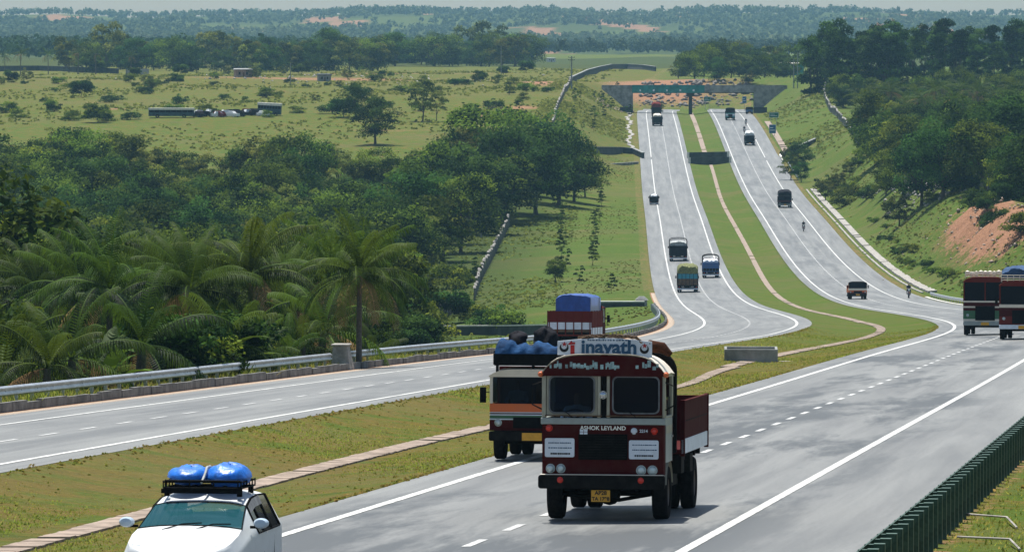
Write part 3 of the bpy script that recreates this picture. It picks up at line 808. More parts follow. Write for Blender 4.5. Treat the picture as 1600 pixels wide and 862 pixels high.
# coconut palms in front of the wood: (column, crown centre row, depth)
palms = [(112, 395, 262, 'broad drooping fronds, standing by the crash barrier'), (335, 372, 285, 'upright fronds and a thick crown before the wood'), (452, 395, 300, 'pale arched fronds, mid-height in the palm group'), (572, 372, 292, 'a tall spiky crown, last before the grassy bank'), (215, 435, 300, 'fronds hidden among the other palms'), (395, 440, 255, 'low hanging fronds above the barrier'), (505, 452, 275, 'a short trunk between two taller palms'), (560, 455, 245, 'a low crown in front of the tall spiky palm'), (30, 470, 300, 'a shaded crown at the frame edge of the palm group'), (272, 470, 262, 'a squat crown near the barrier'), (245, 418, 312, 'thin fronds showing above the second-row crowns'), (62, 432, 288, 'fronds tangled with its bigger neighbour'), (400, 398, 322, 'a narrow crown between the two tall palms'), (520, 405, 316, 'a small crown just left of the spiky palm'), (305, 478, 246, 'broad low fronds behind the rail'), (165, 470, 252, 'a low crown right behind the rail')]
for i, (px, cy, D, txt) in enumerate(palms):
    x, y, z = col_at(px, D); top = (HYP - cy + 24) / FPX * D; h = max(2.5, top - z)
    p = TREE['palm'][i % 4]; r = empty('coconut_palm', (x, y, z - .15), (0, 0, rng.uniform(0, 6.28)), 'coconut palm with ' + txt, 'palm tree', 'coconut palms by the barrier')
    r.scale = (1.0, 1.0, h / p[2] if h / p[2] < 1 else 1); sc = max(.78, min(.98, h / p[2])); r.scale = (sc, sc, sc)
    r.location.z = top - p[2] * sc
    link_mesh('crown', p[0], r); link_mesh('trunk', p[1], r)
    if i in (0, 1, 3, 5): link_mesh('coconuts', p[3], r)
    # keep the foot in the ground when the crown had to be lifted
    if r.location.z > z: r.location.z = z - .2; 
# undergrowth behind the barrier
it = []
for i in range(36):
    px = -10 + 640 * (i + rng.uniform(.1, .9)) / 36; it.append((px, rng.uniform(185, 265) + max(0, px) * .05, rng.choice(['banana', 'thicket', 'palm_young', 'palm_young']), rng.uniform(1.7, 3.2)))
for i, (px, D, kind, h) in enumerate(sorted(it)):
    x, y, z = col_at(px, D); s_, u_ = su(x, y)
    md = float(np.interp(s_, BK, MD_))
    x -= max(0, u_ + 11.2 + md + OUTL + 3.4); z = gz(x, y)
    nm, lb, ct = {'banana': ('broad_leaved_plant', 'glossy broad-leaved plant', 'plant'), 'thicket': ('thicket_shrub', 'sprawling green shrub', 'bush'), 'palm_young': ('young_palm', 'stemless young palm', 'palm tree')}[kind]
    if kind == 'palm_young': h *= .62
    plant(nm, kind, x, y, z - .1, h, rng, f'{lb} behind the crash barrier, {ORD[i]} from the left', ct, 'undergrowth behind the barrier')
it = [(8, 205, 'yellow', 5.0), (40, 215, 'bush', 2.8), (75, 225, 'bush', 2.4), (20, 335, 'yellow', 11.5), (70, 350, 'yellow', 9.5)]
tree_row(it, 'right behind the crash barrier', 'shrubs behind the barrier', rng)
# shrubs on the bank by the stone fence
it = []
for i in range(30):
    px = rng.uniform(600, 735); D = rng.uniform(440, 860); it.append((px, D, rng.choice(['bush', 'thicket', 'thicket', 'bush']), rng.uniform(1.6, 3.4)))
it += [(775, 612, 'bush', 2.4), (790, 606, 'bush', 2.2), (762, 615, 'thicket', 2.2), (700, 640, 'thicket', 3.5), (672, 600, 'bush', 3.4), (640, 520, 'thicket', 3.), (660, 480, 'thicket', 2.4), (618, 500, 'thicket', 3.2), (690, 430, 'bush', 1.6), (735, 640, 'bush', 2.2)]
it = [q for q in it if not (q[0] > 675 and q[1] < 602)]
tree_row(it[:40], 'on the bank beside the stone slab fence', 'shrubs by the slab fence', rng)
# rows of saplings planted in the verge
it = []
for i, (y0, x0) in enumerate([(330, 880), (318, 868), (350, 876), (365, 874), (382, 880), (398, 878), (414, 884), (430, 872), (342, 936), (355, 928), (368, 930), (384, 926), (398, 928), (412, 926), (305, 938), (290, 930), (320, 940), (440, 905), (455, 955)]):
    x, y, z = hit(x0, y0 + 4); rt = plant('sapling', 'sapling', x, y, z, rng.uniform(1.9, 3.0), rng, f"slim planted sapling on the grass verge, {ORD[i % 8]} in the {'row beside the wood' if i < 8 else 'row nearer the road' if i < 16 else 'last few'}", 'sapling', 'saplings on the verge')
x, y, z = hit(868, 442); plant('round_tree', 'broad', x, y, z, 3.3, rng, 'small bushy tree on the verge beyond the blue-sheeted lorry', 'tree', None)
x, y, z = hit(743, 432); plant('sapling', 'sapling', x, y, z, 2.4, rng, 'dark slim sapling near the slab fence', 'sapling', 'saplings on the verge')
# cut slope saplings at far verge
for i in range(16):
    px = rng.uniform(890, 985); py = rng.uniform(150, 218); x, y, z = hit(px, py)
    plant('sapling', 'sapling', x, y, z, rng.uniform(1.6, 3.2), rng, f'small sapling on the far grassy cutting, {ORD[i]} of a loose scatter', 'sapling', 'saplings on the cutting')
# lone trees in the field
x, y, z = hit(586, 226); plant('round_tree', 'dark', x, y, z, 9.6, rng, 'big round dark tree standing at the edge of the field', 'tree', None, 1.1)
x, y, z = hit(556, 186); plant('round_tree', 'dark', x, y, z, 7.8, rng, 'dark ragged tree just behind the big round one', 'tree', None, .85)
x, y, z = hit(660, 190); plant('open_tree', 'airy', x, y, z, 8.8, rng, 'loose open tree with a bare trunk in the field', 'tree', None, .95)
x, y, z = hit(682, 190); plant('open_tree', 'airy', x, y, z, 6.2, rng, 'smaller open tree leaning against its taller neighbour in the field', 'tree', None, .8)
# scattered field bushes
it = []
for i in range(70):
    px = rng.uniform(-10, 860); py = rng.uniform(118, 190); x, y, z = hit(px, py); it.append((x, y, z, rng.uniform(.9, 2.4)))
for i, (x, y, z, h) in enumerate(it):
    plant('bush', 'bush', x, y, z - .1, h, rng, 'low dark bush dotting the far open field', 'bush', 'bushes dotting the field', rng.uniform(.9, 1.6))

it = [(rng.uniform(0, 840), rng.uniform(1300, 1950), rng.choice(['olive', 'thicket', 'thicket', 'olive']), rng.uniform(1.6, 4.2)) for i in range(34)]
tree_row(it, 'among the scrub of the far field', 'scrub trees of the far field', rng)
# tree belts beyond the field
it = []
for i in range(46):
    px = 95 + 500 * (i + rng.uniform(.1, .9)) / 46; it.append((px, rng.uniform(2020, 2350), rng.choice(['dark', 'broad', 'airy', 'dark']), rng.uniform(8.5, 14)))
it += [(165, 2150, 'airy', 19), (330, 2200, 'airy', 15), (515, 2150, 'dark', 17), (500, 2200, 'dark', 16), (565, 2300, 'dark', 15)]
tree_row(it[:49], 'in the dark belt beyond the field', 'trees of the far belt', rng)
it = []
for i in range(34):
    px = 585 + 240 * (i + rng.uniform(.1, .9)) / 34; it.append((px, rng.uniform(2300, 2700), rng.choice(['dark', 'airy', 'broad']), rng.uniform(8, 15)))
it += [(617, 2300, 'dark', 15), (765, 2650, 'airy', 22), (730, 2650, 'airy', 20), (752, 2350, 'dark', 12), (783, 2250, 'airy', 13)]
tree_row(it, 'in the loose belt behind the quarry ground', 'trees behind the quarry', rng)
for i, (px, D, h) in enumerate([(32, 1950, 7.5), (76, 1980, 7), (122, 2000, 7.2), (150, 1960, 7.5), (205, 2000, 6.5), (8, 2000, 6)]):
    x, y, z = col_at(px, D); plant('coconut_palm', 'palm_far', x, y, z, h * 1.05, rng, f'small distant coconut palm at the field edge, {ORD[i]} of six', 'palm tree', 'palms at the field edge')

# right hand side: tall dark trees on the rise
it = []
for i in range(30):
    px = 1262 + 345 * (i + rng.uniform(.15, .85)) / 30; it.append((px, rng.uniform(1530, 1720), 'tall', rng.uniform(13.5, 19.5)))
tree_row(it, 'in the tall row on the rise', 'tall trees on the rise', rng)
it = [(1310, 1480, 'broad', 8), (1330, 1500, 'dark', 7), (1365, 1480, 'yellow', 6.5), (1318, 1450, 'dark', 6)]
for i in range(26):
    px = 1375 + 240 * rng.random(); it.append((px, rng.uniform(1330, 1500), rng.choice(['dark', 'broad', 'broad', 'yellow']), rng.uniform(6, 9.5)))
tree_row(it, 'below the tall row on the rise', 'trees below the tall row', rng)
pr = [(1372, 1250), (1352, 1180), (1395, 1220), (1420, 1280), (1432, 1200), (1465, 1240), (1490, 1190), (1505, 1260), (1530, 1200), (1470, 1330), (1410, 1150), (1380, 1330), (1345, 1260), (1560, 1230), (1448, 1150), (1590, 1240), (1520, 1330)]
for i, (px, D) in enumerate(sorted(pr)):
    x, y, z = col_at(px, D); plant('coconut_palm', 'palm_far', x, y, z, rng.uniform(6.5, 9.5), rng, f'coconut palm in the hillside grove, {ORD[i]} from the left', 'palm tree', 'palms of the hillside grove', 1.15)
it = []
for i in range(46):
    px = 1350 + 265 * rng.random(); D = rng.uniform(900, 1230)
    if px < 1400: D = rng.uniform(1080, 1230)
    it.append((px, D, rng.choice(['dark', 'broad', 'dark', 'broad', 'yellow']), rng.uniform(5.5, 9.5)))
tree_row(it, 'in the wood on the slope', 'trees of the slope wood', rng)
it = [(1440, 905, 'dark', 11), (1475, 890, 'dark', 11.5), (1505, 900, 'dark', 12), (1540, 880, 'broad', 11), (1580, 860, 'yellow', 8), (1600, 800, 'dark', 9.5), (1618, 760, 'dark', 10), (1592, 830, 'broad', 8), (1560, 930, 'dark', 13), (1520, 960, 'dark', 13.), (1600, 920, 'dark', 14), (1410, 950, 'broad', 8.), (1385, 990, 'yellow', 5.5), (1405, 900, 'olive', 5.), (1640, 780, 'dark', 11)]
tree_row(it, 'above the red cutting', 'trees above the cutting', rng)
it = []
for i in range(34):
    px = rng.uniform(1215, 1400); D = rng.uniform(1000, 1130)
    s_, u_ = su((px - 800) / FPX * D, D)
    if u_ < 19.5: continue
    it.append((px, D, rng.choice(['bush', 'thicket', 'olive']), rng.uniform(1.6, 3.6)))
it += [(1246, 1220, 'dark', 6.5), (1236, 1180, 'olive', 5), (1252, 1170, 'dark', 4), (1310, 1090, 'olive', 4.5), (1290, 1080, 'olive', 4.), (1235, 1240, 'olive', 5)]
tree_row(it, 'on the scrubby bank by the opposite carriageway', 'scrub on the bank', rng)
# bushes lining the cut slope
it = []
for i in range(54):
    D = rng.uniform(650, 960); t = rng.choice([0, 0, 1, 2]); s_ = D - 52; md = float(np.interp(s_, BK, MD_)); u = 11.2 + md + OUTR + [rng.uniform(5, 7), rng.uniform(13, 17), rng.uniform(16, 21)][t]
    if abs(D - 790) < 60 and t == 0: u -= .5
    x, y, z = P(s_, u); it.append((CXP + FPX * x / y, y, rng.choice(['bush', 'bush', 'thicket']), rng.uniform(.7, 1.5) if t == 0 else rng.uniform(1.2, 2.8)))
tree_row(it[:49], 'along the red cutting', 'bushes along the cutting', rng)
it = [(1120, 1760, 'dark', 8), (1085, 1800, 'broad', 9), (1142, 1780, 'broad', 9), (1170, 1750, 'dark', 7.5), (1060, 1850, 'olive', 7), (1195, 1780, 'broad', 8), (1100, 1900, 'broad', 11), (1115, 1950, 'dark', 12), (1215, 1800, 'dark', 9), (1235, 1850, 'broad', 8), (1155, 1900, 'broad', 9), (1090, 1950, 'broad', 10), (1028, 1560, 'dark', 3.2), (1072, 1900, 'dark', 9), (1180, 1950, 'dark', 10), (1132, 2000, 'broad', 12), (1205, 1950, 'airy', 10), (1230, 2000, 'broad', 11), (1160, 2050, 'airy', 12)]
tree_row(it, 'behind the overbridge', 'trees behind the overbridge', rng)

M_HILLLEAF = leaf_mat('haze_pale_hill_scrub', (.045, .075, .035), (.13, .165, .085), .8, .25, .02)  # leaf colours made paler to stand in for haze over the hills
# far woods: one mass of leaf clumps that read together
def far_wood(name, n, yr, xr, seed, hr, gap=None, leaf=.9, k=26, mask=None, m=None):
    g = np.random.default_rng(seed); Cs = []; T = []
    cnt = 0; Nn = []
    while cnt < n:
        y = g.uniform(*yr); x = g.uniform(*xr) * y
        if mask is not None and not mask(x, y, g): continue
        h = g.uniform(*hr); z = gz(x, y); cnt += 1; t_ = g.random()
        d = g.normal(0, 1, (k, 3)); d /= np.linalg.norm(d, axis=1)[:, None]; d[:, 2] = np.abs(d[:, 2]) * 1.2 - .35
        Cs.append(np.array([x, y, z + h * .5]) + d * np.array([h * .42, h * .42, h * .5]) * g.uniform(.6, 1.05, (k, 1))); Nn.append(d + [0, 0, .4]); T.append(np.full(k, .15 + .7 * t_))
    V, Fq, T = leaf_quads(g, np.concatenate(Cs), np.concatenate(Nn), leaf, np.concatenate(T), .8)
    me = np_mesh(name, V, Fq, m or M_FARLEAF, [('tint', 'FACE', T)])
    return tag(link_mesh(name, me), kind='stuff')
far_wood('forest', 900, (2600, 4300), (-.105, -.03), 1, (8, 14), leaf=1.3, k=40)
far_wood('forest', 620, (2750, 4300), (-.03, .12), 2, (8, 14), leaf=1.3, k=40, mask=lambda x, y, g: (x / y < .004 and y < 3200) or y > 3500 or (x / y > .05 and y < 3300) or g.random() < .03)
far_wood('forest', 6000, (4300, 7600), (-.11, .125), 3, (6, 12), leaf=1.8, k=22, m=M_HILLLEAF, mask=lambda x, y, g: math.sin(x * .006 + y * .003) + math.sin(x * .013 - y * .005 + 1) + g.normal(0, .5) > -.35)

# weeds and scrub too many to count on the banks, the cuttings and the open field
def weeds(name, n, region, seed, m, rmin, rmax, k=12, leaf=.16):
    g = np.random.default_rng(seed); s, u = region(g, n); x0, y0, z0, psi, *_ = rd(s)
    x = x0 + np.cos(psi) * u; y = y0 - np.sin(psi) * u
    keep = (np.sin(x * .19 + y * .02) * np.sin(y * .047 + 1) + 1.3 * np.sin(x * .06 - y * .031) + g.normal(0, .45, n)) > .1
    x, y, s, u = x[keep], y[keep], s[keep], u[keep]; z = gz_su(s, u); n = len(x); r = g.uniform(rmin, rmax, n) * g.uniform(.5, 1, n)
    d = g.normal(0, 1, (n, k, 3)); d /= np.linalg.norm(d, axis=2)[..., None]; d[..., 2] = np.abs(d[..., 2])
    C = np.stack([x, y, z], 1)[:, None] + d * r[:, None, None] * np.array([1, 1, .8]) * g.uniform(.5, 1, (n, k, 1)); T = np.repeat(g.random(n), k)
    V, Fq, T = leaf_quads(g, C.reshape(-1, 3), (d + [0, 0, .5]).reshape(-1, 3), leaf, T, .7)
    me = np_mesh(name, V, Fq, m, [('tint', 'FACE', T)]); return tag(link_mesh(name, me), kind='stuff')
def reg(side, s0, s1, e0, e1):
    def f(g, n):
        s = g.uniform(s0, s1, n); md = np.interp(s, BK, MD_); e = g.uniform(e0, e1, n)
        return s, (-(11.2 + md + OUTL + e) if side < 0 else 11.2 + md + OUTR + e)
    return f
weeds('undergrowth', 4200, reg(-1, 1240, 1600, 3, 24), 1, M_WEED, .2, .8, leaf=.22)
weeds('undergrowth', 4200, reg(1, 1060, 1600, 3, 26), 2, M_WEED, .2, .8, leaf=.22)
weeds('undergrowth', 4500, reg(1, 560, 1060, 4, 30), 3, M_WEED, .12, .5, leaf=.15)
weeds('undergrowth', 4200, reg(-1, 430, 1000, 12, 34), 4, M_WEED, .15, .6, leaf=.16)
weeds('undergrowth', 2600, reg(-1, 500, 1220, 1.5, 14), 5, M_WEED, .06, .22, leaf=.10)
weeds('undergrowth', 11000, reg(-1, 1110, 2000, 15, 200), 6, M_WEED, .25, 1.1, k=12, leaf=.3)
weeds('undergrowth', 900, reg(-1, 60, 330, 1.9, 3.6), 7, M_LEAF, .2, .5, k=16, leaf=.10)

def redge(side_u):
    def f(g, n):
        s = g.uniform(8, 340, n) ** 1.0; md = np.interp(s, BK, MD_); e = np.abs(g.normal(0, .22, n)); sg = np.where(g.random(n) < .5, -1, 1)
        return s, (sg * (2.93 + md - e) if side_u == 0 else 11.2 + md + OUTR + .2 + e * 2)
    return f
weeds('undergrowth', 2600, redge(0), 8, M_BLADE, .03, .10, k=8, leaf=.035)
weeds('undergrowth', 900, redge(1), 9, M_BLADE, .05, .2, k=9, leaf=.06)
def rmed(g, n):
    s = g.uniform(10, 240, n); md = np.interp(s, BK, MD_); return s, (2.7 + md) * g.uniform(-1, 1, n)
weeds('undergrowth', 1300, rmed, 10, M_BLADE, .02, .07, k=7, leaf=.03)
# ------------------------------------------------------------ vehicle materials
def paint(name, c, rough=.45, var=.22, spec=.4, dust=.3):
    return mat(name, c, rough, 0, var=var, scale=3.2, col2=tuple(x * (1 - dust) + d * dust * .6 for x, d in zip(c, (.22, .17, .12))), spec=spec, detail=9)
M_MAROON = paint('maroon_paint', (.055, .0035, .005), .75, dust=.14, var=.4, spec=.04); M_REDP = paint('faded_red_paint', (.13, .016, .012), .8, dust=.1, spec=.05); M_ORANGE = paint('orange_paint', (.62, .13, .03), dust=.12)
M_CREAM = paint('cream_paint', (.74, .66, .54), dust=.15); M_GREYP = paint('grey_green_paint', (.33, .37, .35)); M_PILLAR = paint('chipped_cream_paint', (.40, .38, .29), var=.4)
M_WHITEP = paint('white_vehicle_paint', (.62, .64, .64), .4, .08, .5, .12); M_BLACK = mat('black_rubber', (.008, .008, .008), .8, var=.4, scale=9, spec=.04); M_DARK = mat('grimy_dark_metal', (.012, .011, .010), .8, 0, var=.5, scale=6, spec=.06)
M_TYRE = mat('tyre_rubber', (.012, .011, .011), .95, var=.4, scale=14, spec=.03); M_RIM = paint('rim_paint', (.16, .13, .11)); M_GREENV = paint('green_paint', (.02, .13, .055)); M_TEALV = paint('teal_paint', (.03, .26, .25)); M_BLUEV = paint('blue_paint', (.015, .10, .30)); M_TURQ = paint('turquoise_paint', (.02, .26, .36))
M_BLUETARP = mat('blue_tarpaulin', (.010, .055, .27), .35, var=.22, scale=3, bump=.6, bscale=5, spec=.5); M_DKTARP = mat('dark_tarpaulin', (.016, .016, .020), .8, spec=.05, var=.45, scale=3, bump=.6, bscale=5); M_GREYTARP = mat('pale_grey_tarpaulin', (.36, .38, .37), .8, var=.3, scale=3, bump=.5)
M_NAVY = mat('navy_tarpaulin', (.012, .045, .12), .4, var=.4, scale=4, bump=.5); M_BLUEFOLD = mat('light_blue_sheet', (.022, .085, .21), .8, scale=3, col2=(.008, .03, .08), bump=.5, spec=.08)
M_SIGN = mat('white_sign_paint', (.66, .70, .75), .5, var=.1, scale=3, detail=9); M_INK = mat('blue_lettering', (.025, .085, .16), .5, var=.1); M_RED = mat('red_enamel', (.42, .02, .018), .4, var=.1); M_BLK = mat('black_lettering', (.012, .012, .014), .5, var=.1)
M_PLATE = mat('yellow_number_plate', (.72, .36, .04), .5, var=.12, scale=5); M_LAMP = mat('headlamp_glass', (.45, .52, .52), .15, .3, var=.2, scale=9, spec=.8); M_REFL = mat('red_reflector', (.60, .03, .015), .25, var=.12, scale=9, spec=.6)
M_GLASS = glass_mat('dark_windscreen', (.004, .008, .018), .5); M_GLASSC = glass_mat('teal_windscreen', (.02, .10, .12), .60); M_CHROME = mat('chrome', (.6, .62, .64), .2, .95, var=.1); M_RUBBERG = mat('grey_window_rubber', (.14, .145, .15), .7, var=.3)
M_WOOD = mat('weathered_timber', (.12, .075, .045), .9, var=.4, scale=5); M_HAY = mat('green_fodder', (.16, .17, .07), .95, var=.5, scale=8, bump=.8); M_SKIN = mat('brown_skin', (.26, .14, .085), .6, var=.1); M_SHIRT = mat('pale_blue_shirt', (.36, .50, .66), .9, var=.2); M_TROUS = mat('dark_trousers', (.03, .03, .04), .9, var=.3); M_HAIR = mat('black_hair', (.008, .007, .006), .7, var=.3); M_SEAT = mat('dark_seat_cloth', (.02, .018, .02), .95, var=.3); M_WORN = mat('worn_painted_lettering', (.30, .42, .42), .7, var=.55, scale=9)
M_CARGLASSD = glass_mat('dark_side_glass', (.006, .008, .010), .85)

# ------------------------------------------------------------ people (continuous skinned figures)
def person_mesh(name, J, E, rad, cl):
    me = bpy.data.meshes.new(name); keys = list(J); me.from_pydata([J[k] for k in keys], [(keys.index(a), keys.index(b_)) for a, b_ in E], [])
    o = bpy.data.objects.new('figure', me); COL.objects.link(o)
    m = o.modifiers.new('s', 'SKIN'); 
    for i, k in enumerate(keys): me.skin_vertices[0].data[i].radius = rad[k] if isinstance(rad[k], tuple) else (rad[k], rad[k])
    me.skin_vertices[0].data[keys.index('pelvis')].use_root = True
    s = o.modifiers.new('u', 'SUBSURF'); s.levels = 2; s.render_levels = 2
    bpy.context.view_layer.update()
    dg = bpy.context.evaluated_depsgraph_get(); me2 = bpy.data.meshes.new_from_object(o.evaluated_get(dg)); bpy.data.objects.remove(o)
    me2.name = name; me2.materials.clear()
    for q in (M_SHIRT if cl == 0 else M_DKSHIRT, M_TROUS, M_SKIN, M_HAIR): me2.materials.append(q)
    hd = Vector(J['head']); nk = Vector(J['neck']); pv = Vector(J['pelvis'])
    for p in me2.polygons:
        c = p.center; best = min(keys, key=lambda k: (Vector(J[k]) - c).length - (rad[k][0] if isinstance(rad[k], tuple) else rad[k]))
        mi = 0
        if best in ('pelvis', 'kneeL', 'kneeR', 'hipL', 'hipR', 'ankL', 'ankR', 'toeL', 'toeR'): mi = 1
        if best in ('handL', 'handR', 'neck', 'head', 'chin', 'nose') or best.startswith('f'): mi = 2
        if best in ('crownh',) or (best == 'head' and c.y > hd.y + .045): mi = 3
        p.material_index = mi
    me2.shade_smooth(); return me2
M_DKSHIRT = mat('dark_shirt', (.03, .035, .05), .9, var=.3)
def sit_mesh(name, reach=(.42, .55), lean=.05, foot=(-.45, -.42), spread=.14, cl=0):
    """seated figure facing -Y, seat at the origin"""
    J = {'pelvis': (0, 0, .08), 'waist': (0, -lean * .4, .26), 'chest': (0, -lean, .46), 'neck': (0, -lean * 1.1, .60), 'chin': (0, -lean * 1.1 - .035, .68), 'head': (0, -lean * 1.1 - .01, .755), 'crownh': (0, -lean * 1.1 + .005, .83), 'nose': (0, -lean * 1.1 - .105, .735)}
    rd_ = {'pelvis': (.16, .12), 'waist': (.14, .11), 'chest': (.17, .12), 'neck': .055, 'chin': .065, 'head': (.075, .09), 'crownh': (.06, .07), 'nose': .015}
    E = [('pelvis', 'waist'), ('waist', 'chest'), ('chest', 'neck'), ('neck', 'chin'), ('chin', 'head'), ('head', 'crownh'), ('head', 'nose')]
    for s_, q in ((-1, 'L'), (1, 'R')):
        J['sh' + q] = (s_ * .19, -lean, .53); J['el' + q] = (s_ * .25, -lean - reach[0] * .45, .34 + .1 * (reach[1] - .5)); J['handw' + q] = (s_ * .19, -lean - reach[0] * .86, reach[1] - .12); J['hand' + q] = (s_ * .175, -lean - reach[0], reach[1] - .1)
        rd_['sh' + q] = .062; rd_['el' + q] = .045; rd_['handw' + q] = .03; rd_['hand' + q] = .036
        E += [('chest', 'sh' + q), ('sh' + q, 'el' + q), ('el' + q, 'handw' + q), ('handw' + q, 'hand' + q)]
        for k in range(4):
            J[f'f{k}' + q] = (s_ * (.20 - .018 * k), -lean - reach[0] - .06, reach[1] - .085 + .004 * k); J[f'g{k}' + q] = (s_ * (.20 - .018 * k), -lean - reach[0] - .075, reach[1] - .13); rd_[f'f{k}' + q] = .009; rd_[f'g{k}' + q] = .008
            E += [('hand' + q, f'f{k}' + q), (f'f{k}' + q, f'g{k}' + q)]
        J['fth' + q] = (s_ * .135, -lean - reach[0] - .03, reach[1] - .1); rd_['fth' + q] = .010; E.append(('hand' + q, 'fth' + q))
        J['hip' + q] = (s_ * .10, -.06, .07); J['knee' + q] = (s_ * spread, foot[0], .10 if foot[1] > -.6 else .08); J['ank' + q] = (s_ * spread, foot[0] + .03, foot[1] + .06); J['toe' + q] = (s_ * spread, foot[0] - .15, foot[1] + .03)
        rd_['hip' + q] = .10; rd_['knee' + q] = .065; rd_['ank' + q] = .042; rd_['toe' + q] = .035
        E += [('pelvis', 'hip' + q), ('hip' + q, 'knee' + q), ('knee' + q, 'ank' + q), ('ank' + q, 'toe' + q)]
    return person_mesh(name, J, E, rd_, cl)
PERSON_DRIVE = sit_mesh('person', reach=(.46, .45)); PERSON_RIDE = sit_mesh('person', reach=(.50, .40), lean=.10, foot=(-.32, -.45), spread=.20, cl=1)

# ------------------------------------------------------------ placing on the road
def pose(px, py, away=False, dyaw=0.):
    x, y, z = hit(px, py); s, u = su(x, y); psi = float(np.interp(s, TS, TPSI)); g = (gz_su(s + 2, u) - gz_su(s - 2, u)) / 4
    yaw = (PI if away else 0) - psi + dyaw
    return (x, y, z + .008), (math.atan(g) * (-1 if away else 1), 0, yaw), FPX / y
def local(loc, rot, p):
    """world matrix point of a local offset"""
    from mathutils import Euler
    M = Matrix.Translation(loc) @ Euler(rot).to_matrix().to_4x4(); return M @ Vector(p)

def wheel_obj(parent, x, y, r, w_, dual=False, name='wheel', rim=None):
    prof = [(r * .55, -w_ / 2), (r * .93, -w_ / 2), (r, -w_ * .36), (r, w_ * .36), (r * .93, w_ / 2), (r * .55, w_ / 2)]
    b = B(); b.lathe(prof, (x, y, r), 'x', 28)
    if dual:
        sgn = -1 if x > 0 else 1; b.lathe(prof, (x + sgn * w_ * 1.25, y, r), 'x', 28)
    o = b.build('wheel', M_TYRE, parent, smooth=True, recalc=True)
    q = B(); sg = 1 if x > 0 else -1
    q.lathe([(0, sg * w_ * .18), (r * .16, sg * w_ * .22), (r * .2, sg * w_ * .05), (r * .5, sg * w_ * .1), (r * .56, sg * w_ * .42), (r * .56, -sg * w_ * .3), (0, -sg * w_ * .3)], (x, y, r), 'x', 20)
    q.build('rim', rim or M_RIM, o, smooth=True)
    return o
def lamp_obj(parent, x, z, r, y=-.01, m=None, name='headlight', d=.05):
    b = B(); b.lathe([(0, -d * 1.15), (r * .6, -d), (r * .92, -d * .5), (r, 0), (r * 1.12, 0), (r * 1.12, d)], (x, y, z), 'y', 18)
    return b.build(name, m or M_LAMP, parent, smooth=True)

M_RUST = mat('rusty_brown_cloth', (.055, .022, .012), .9, var=.5, scale=7, spec=.05)
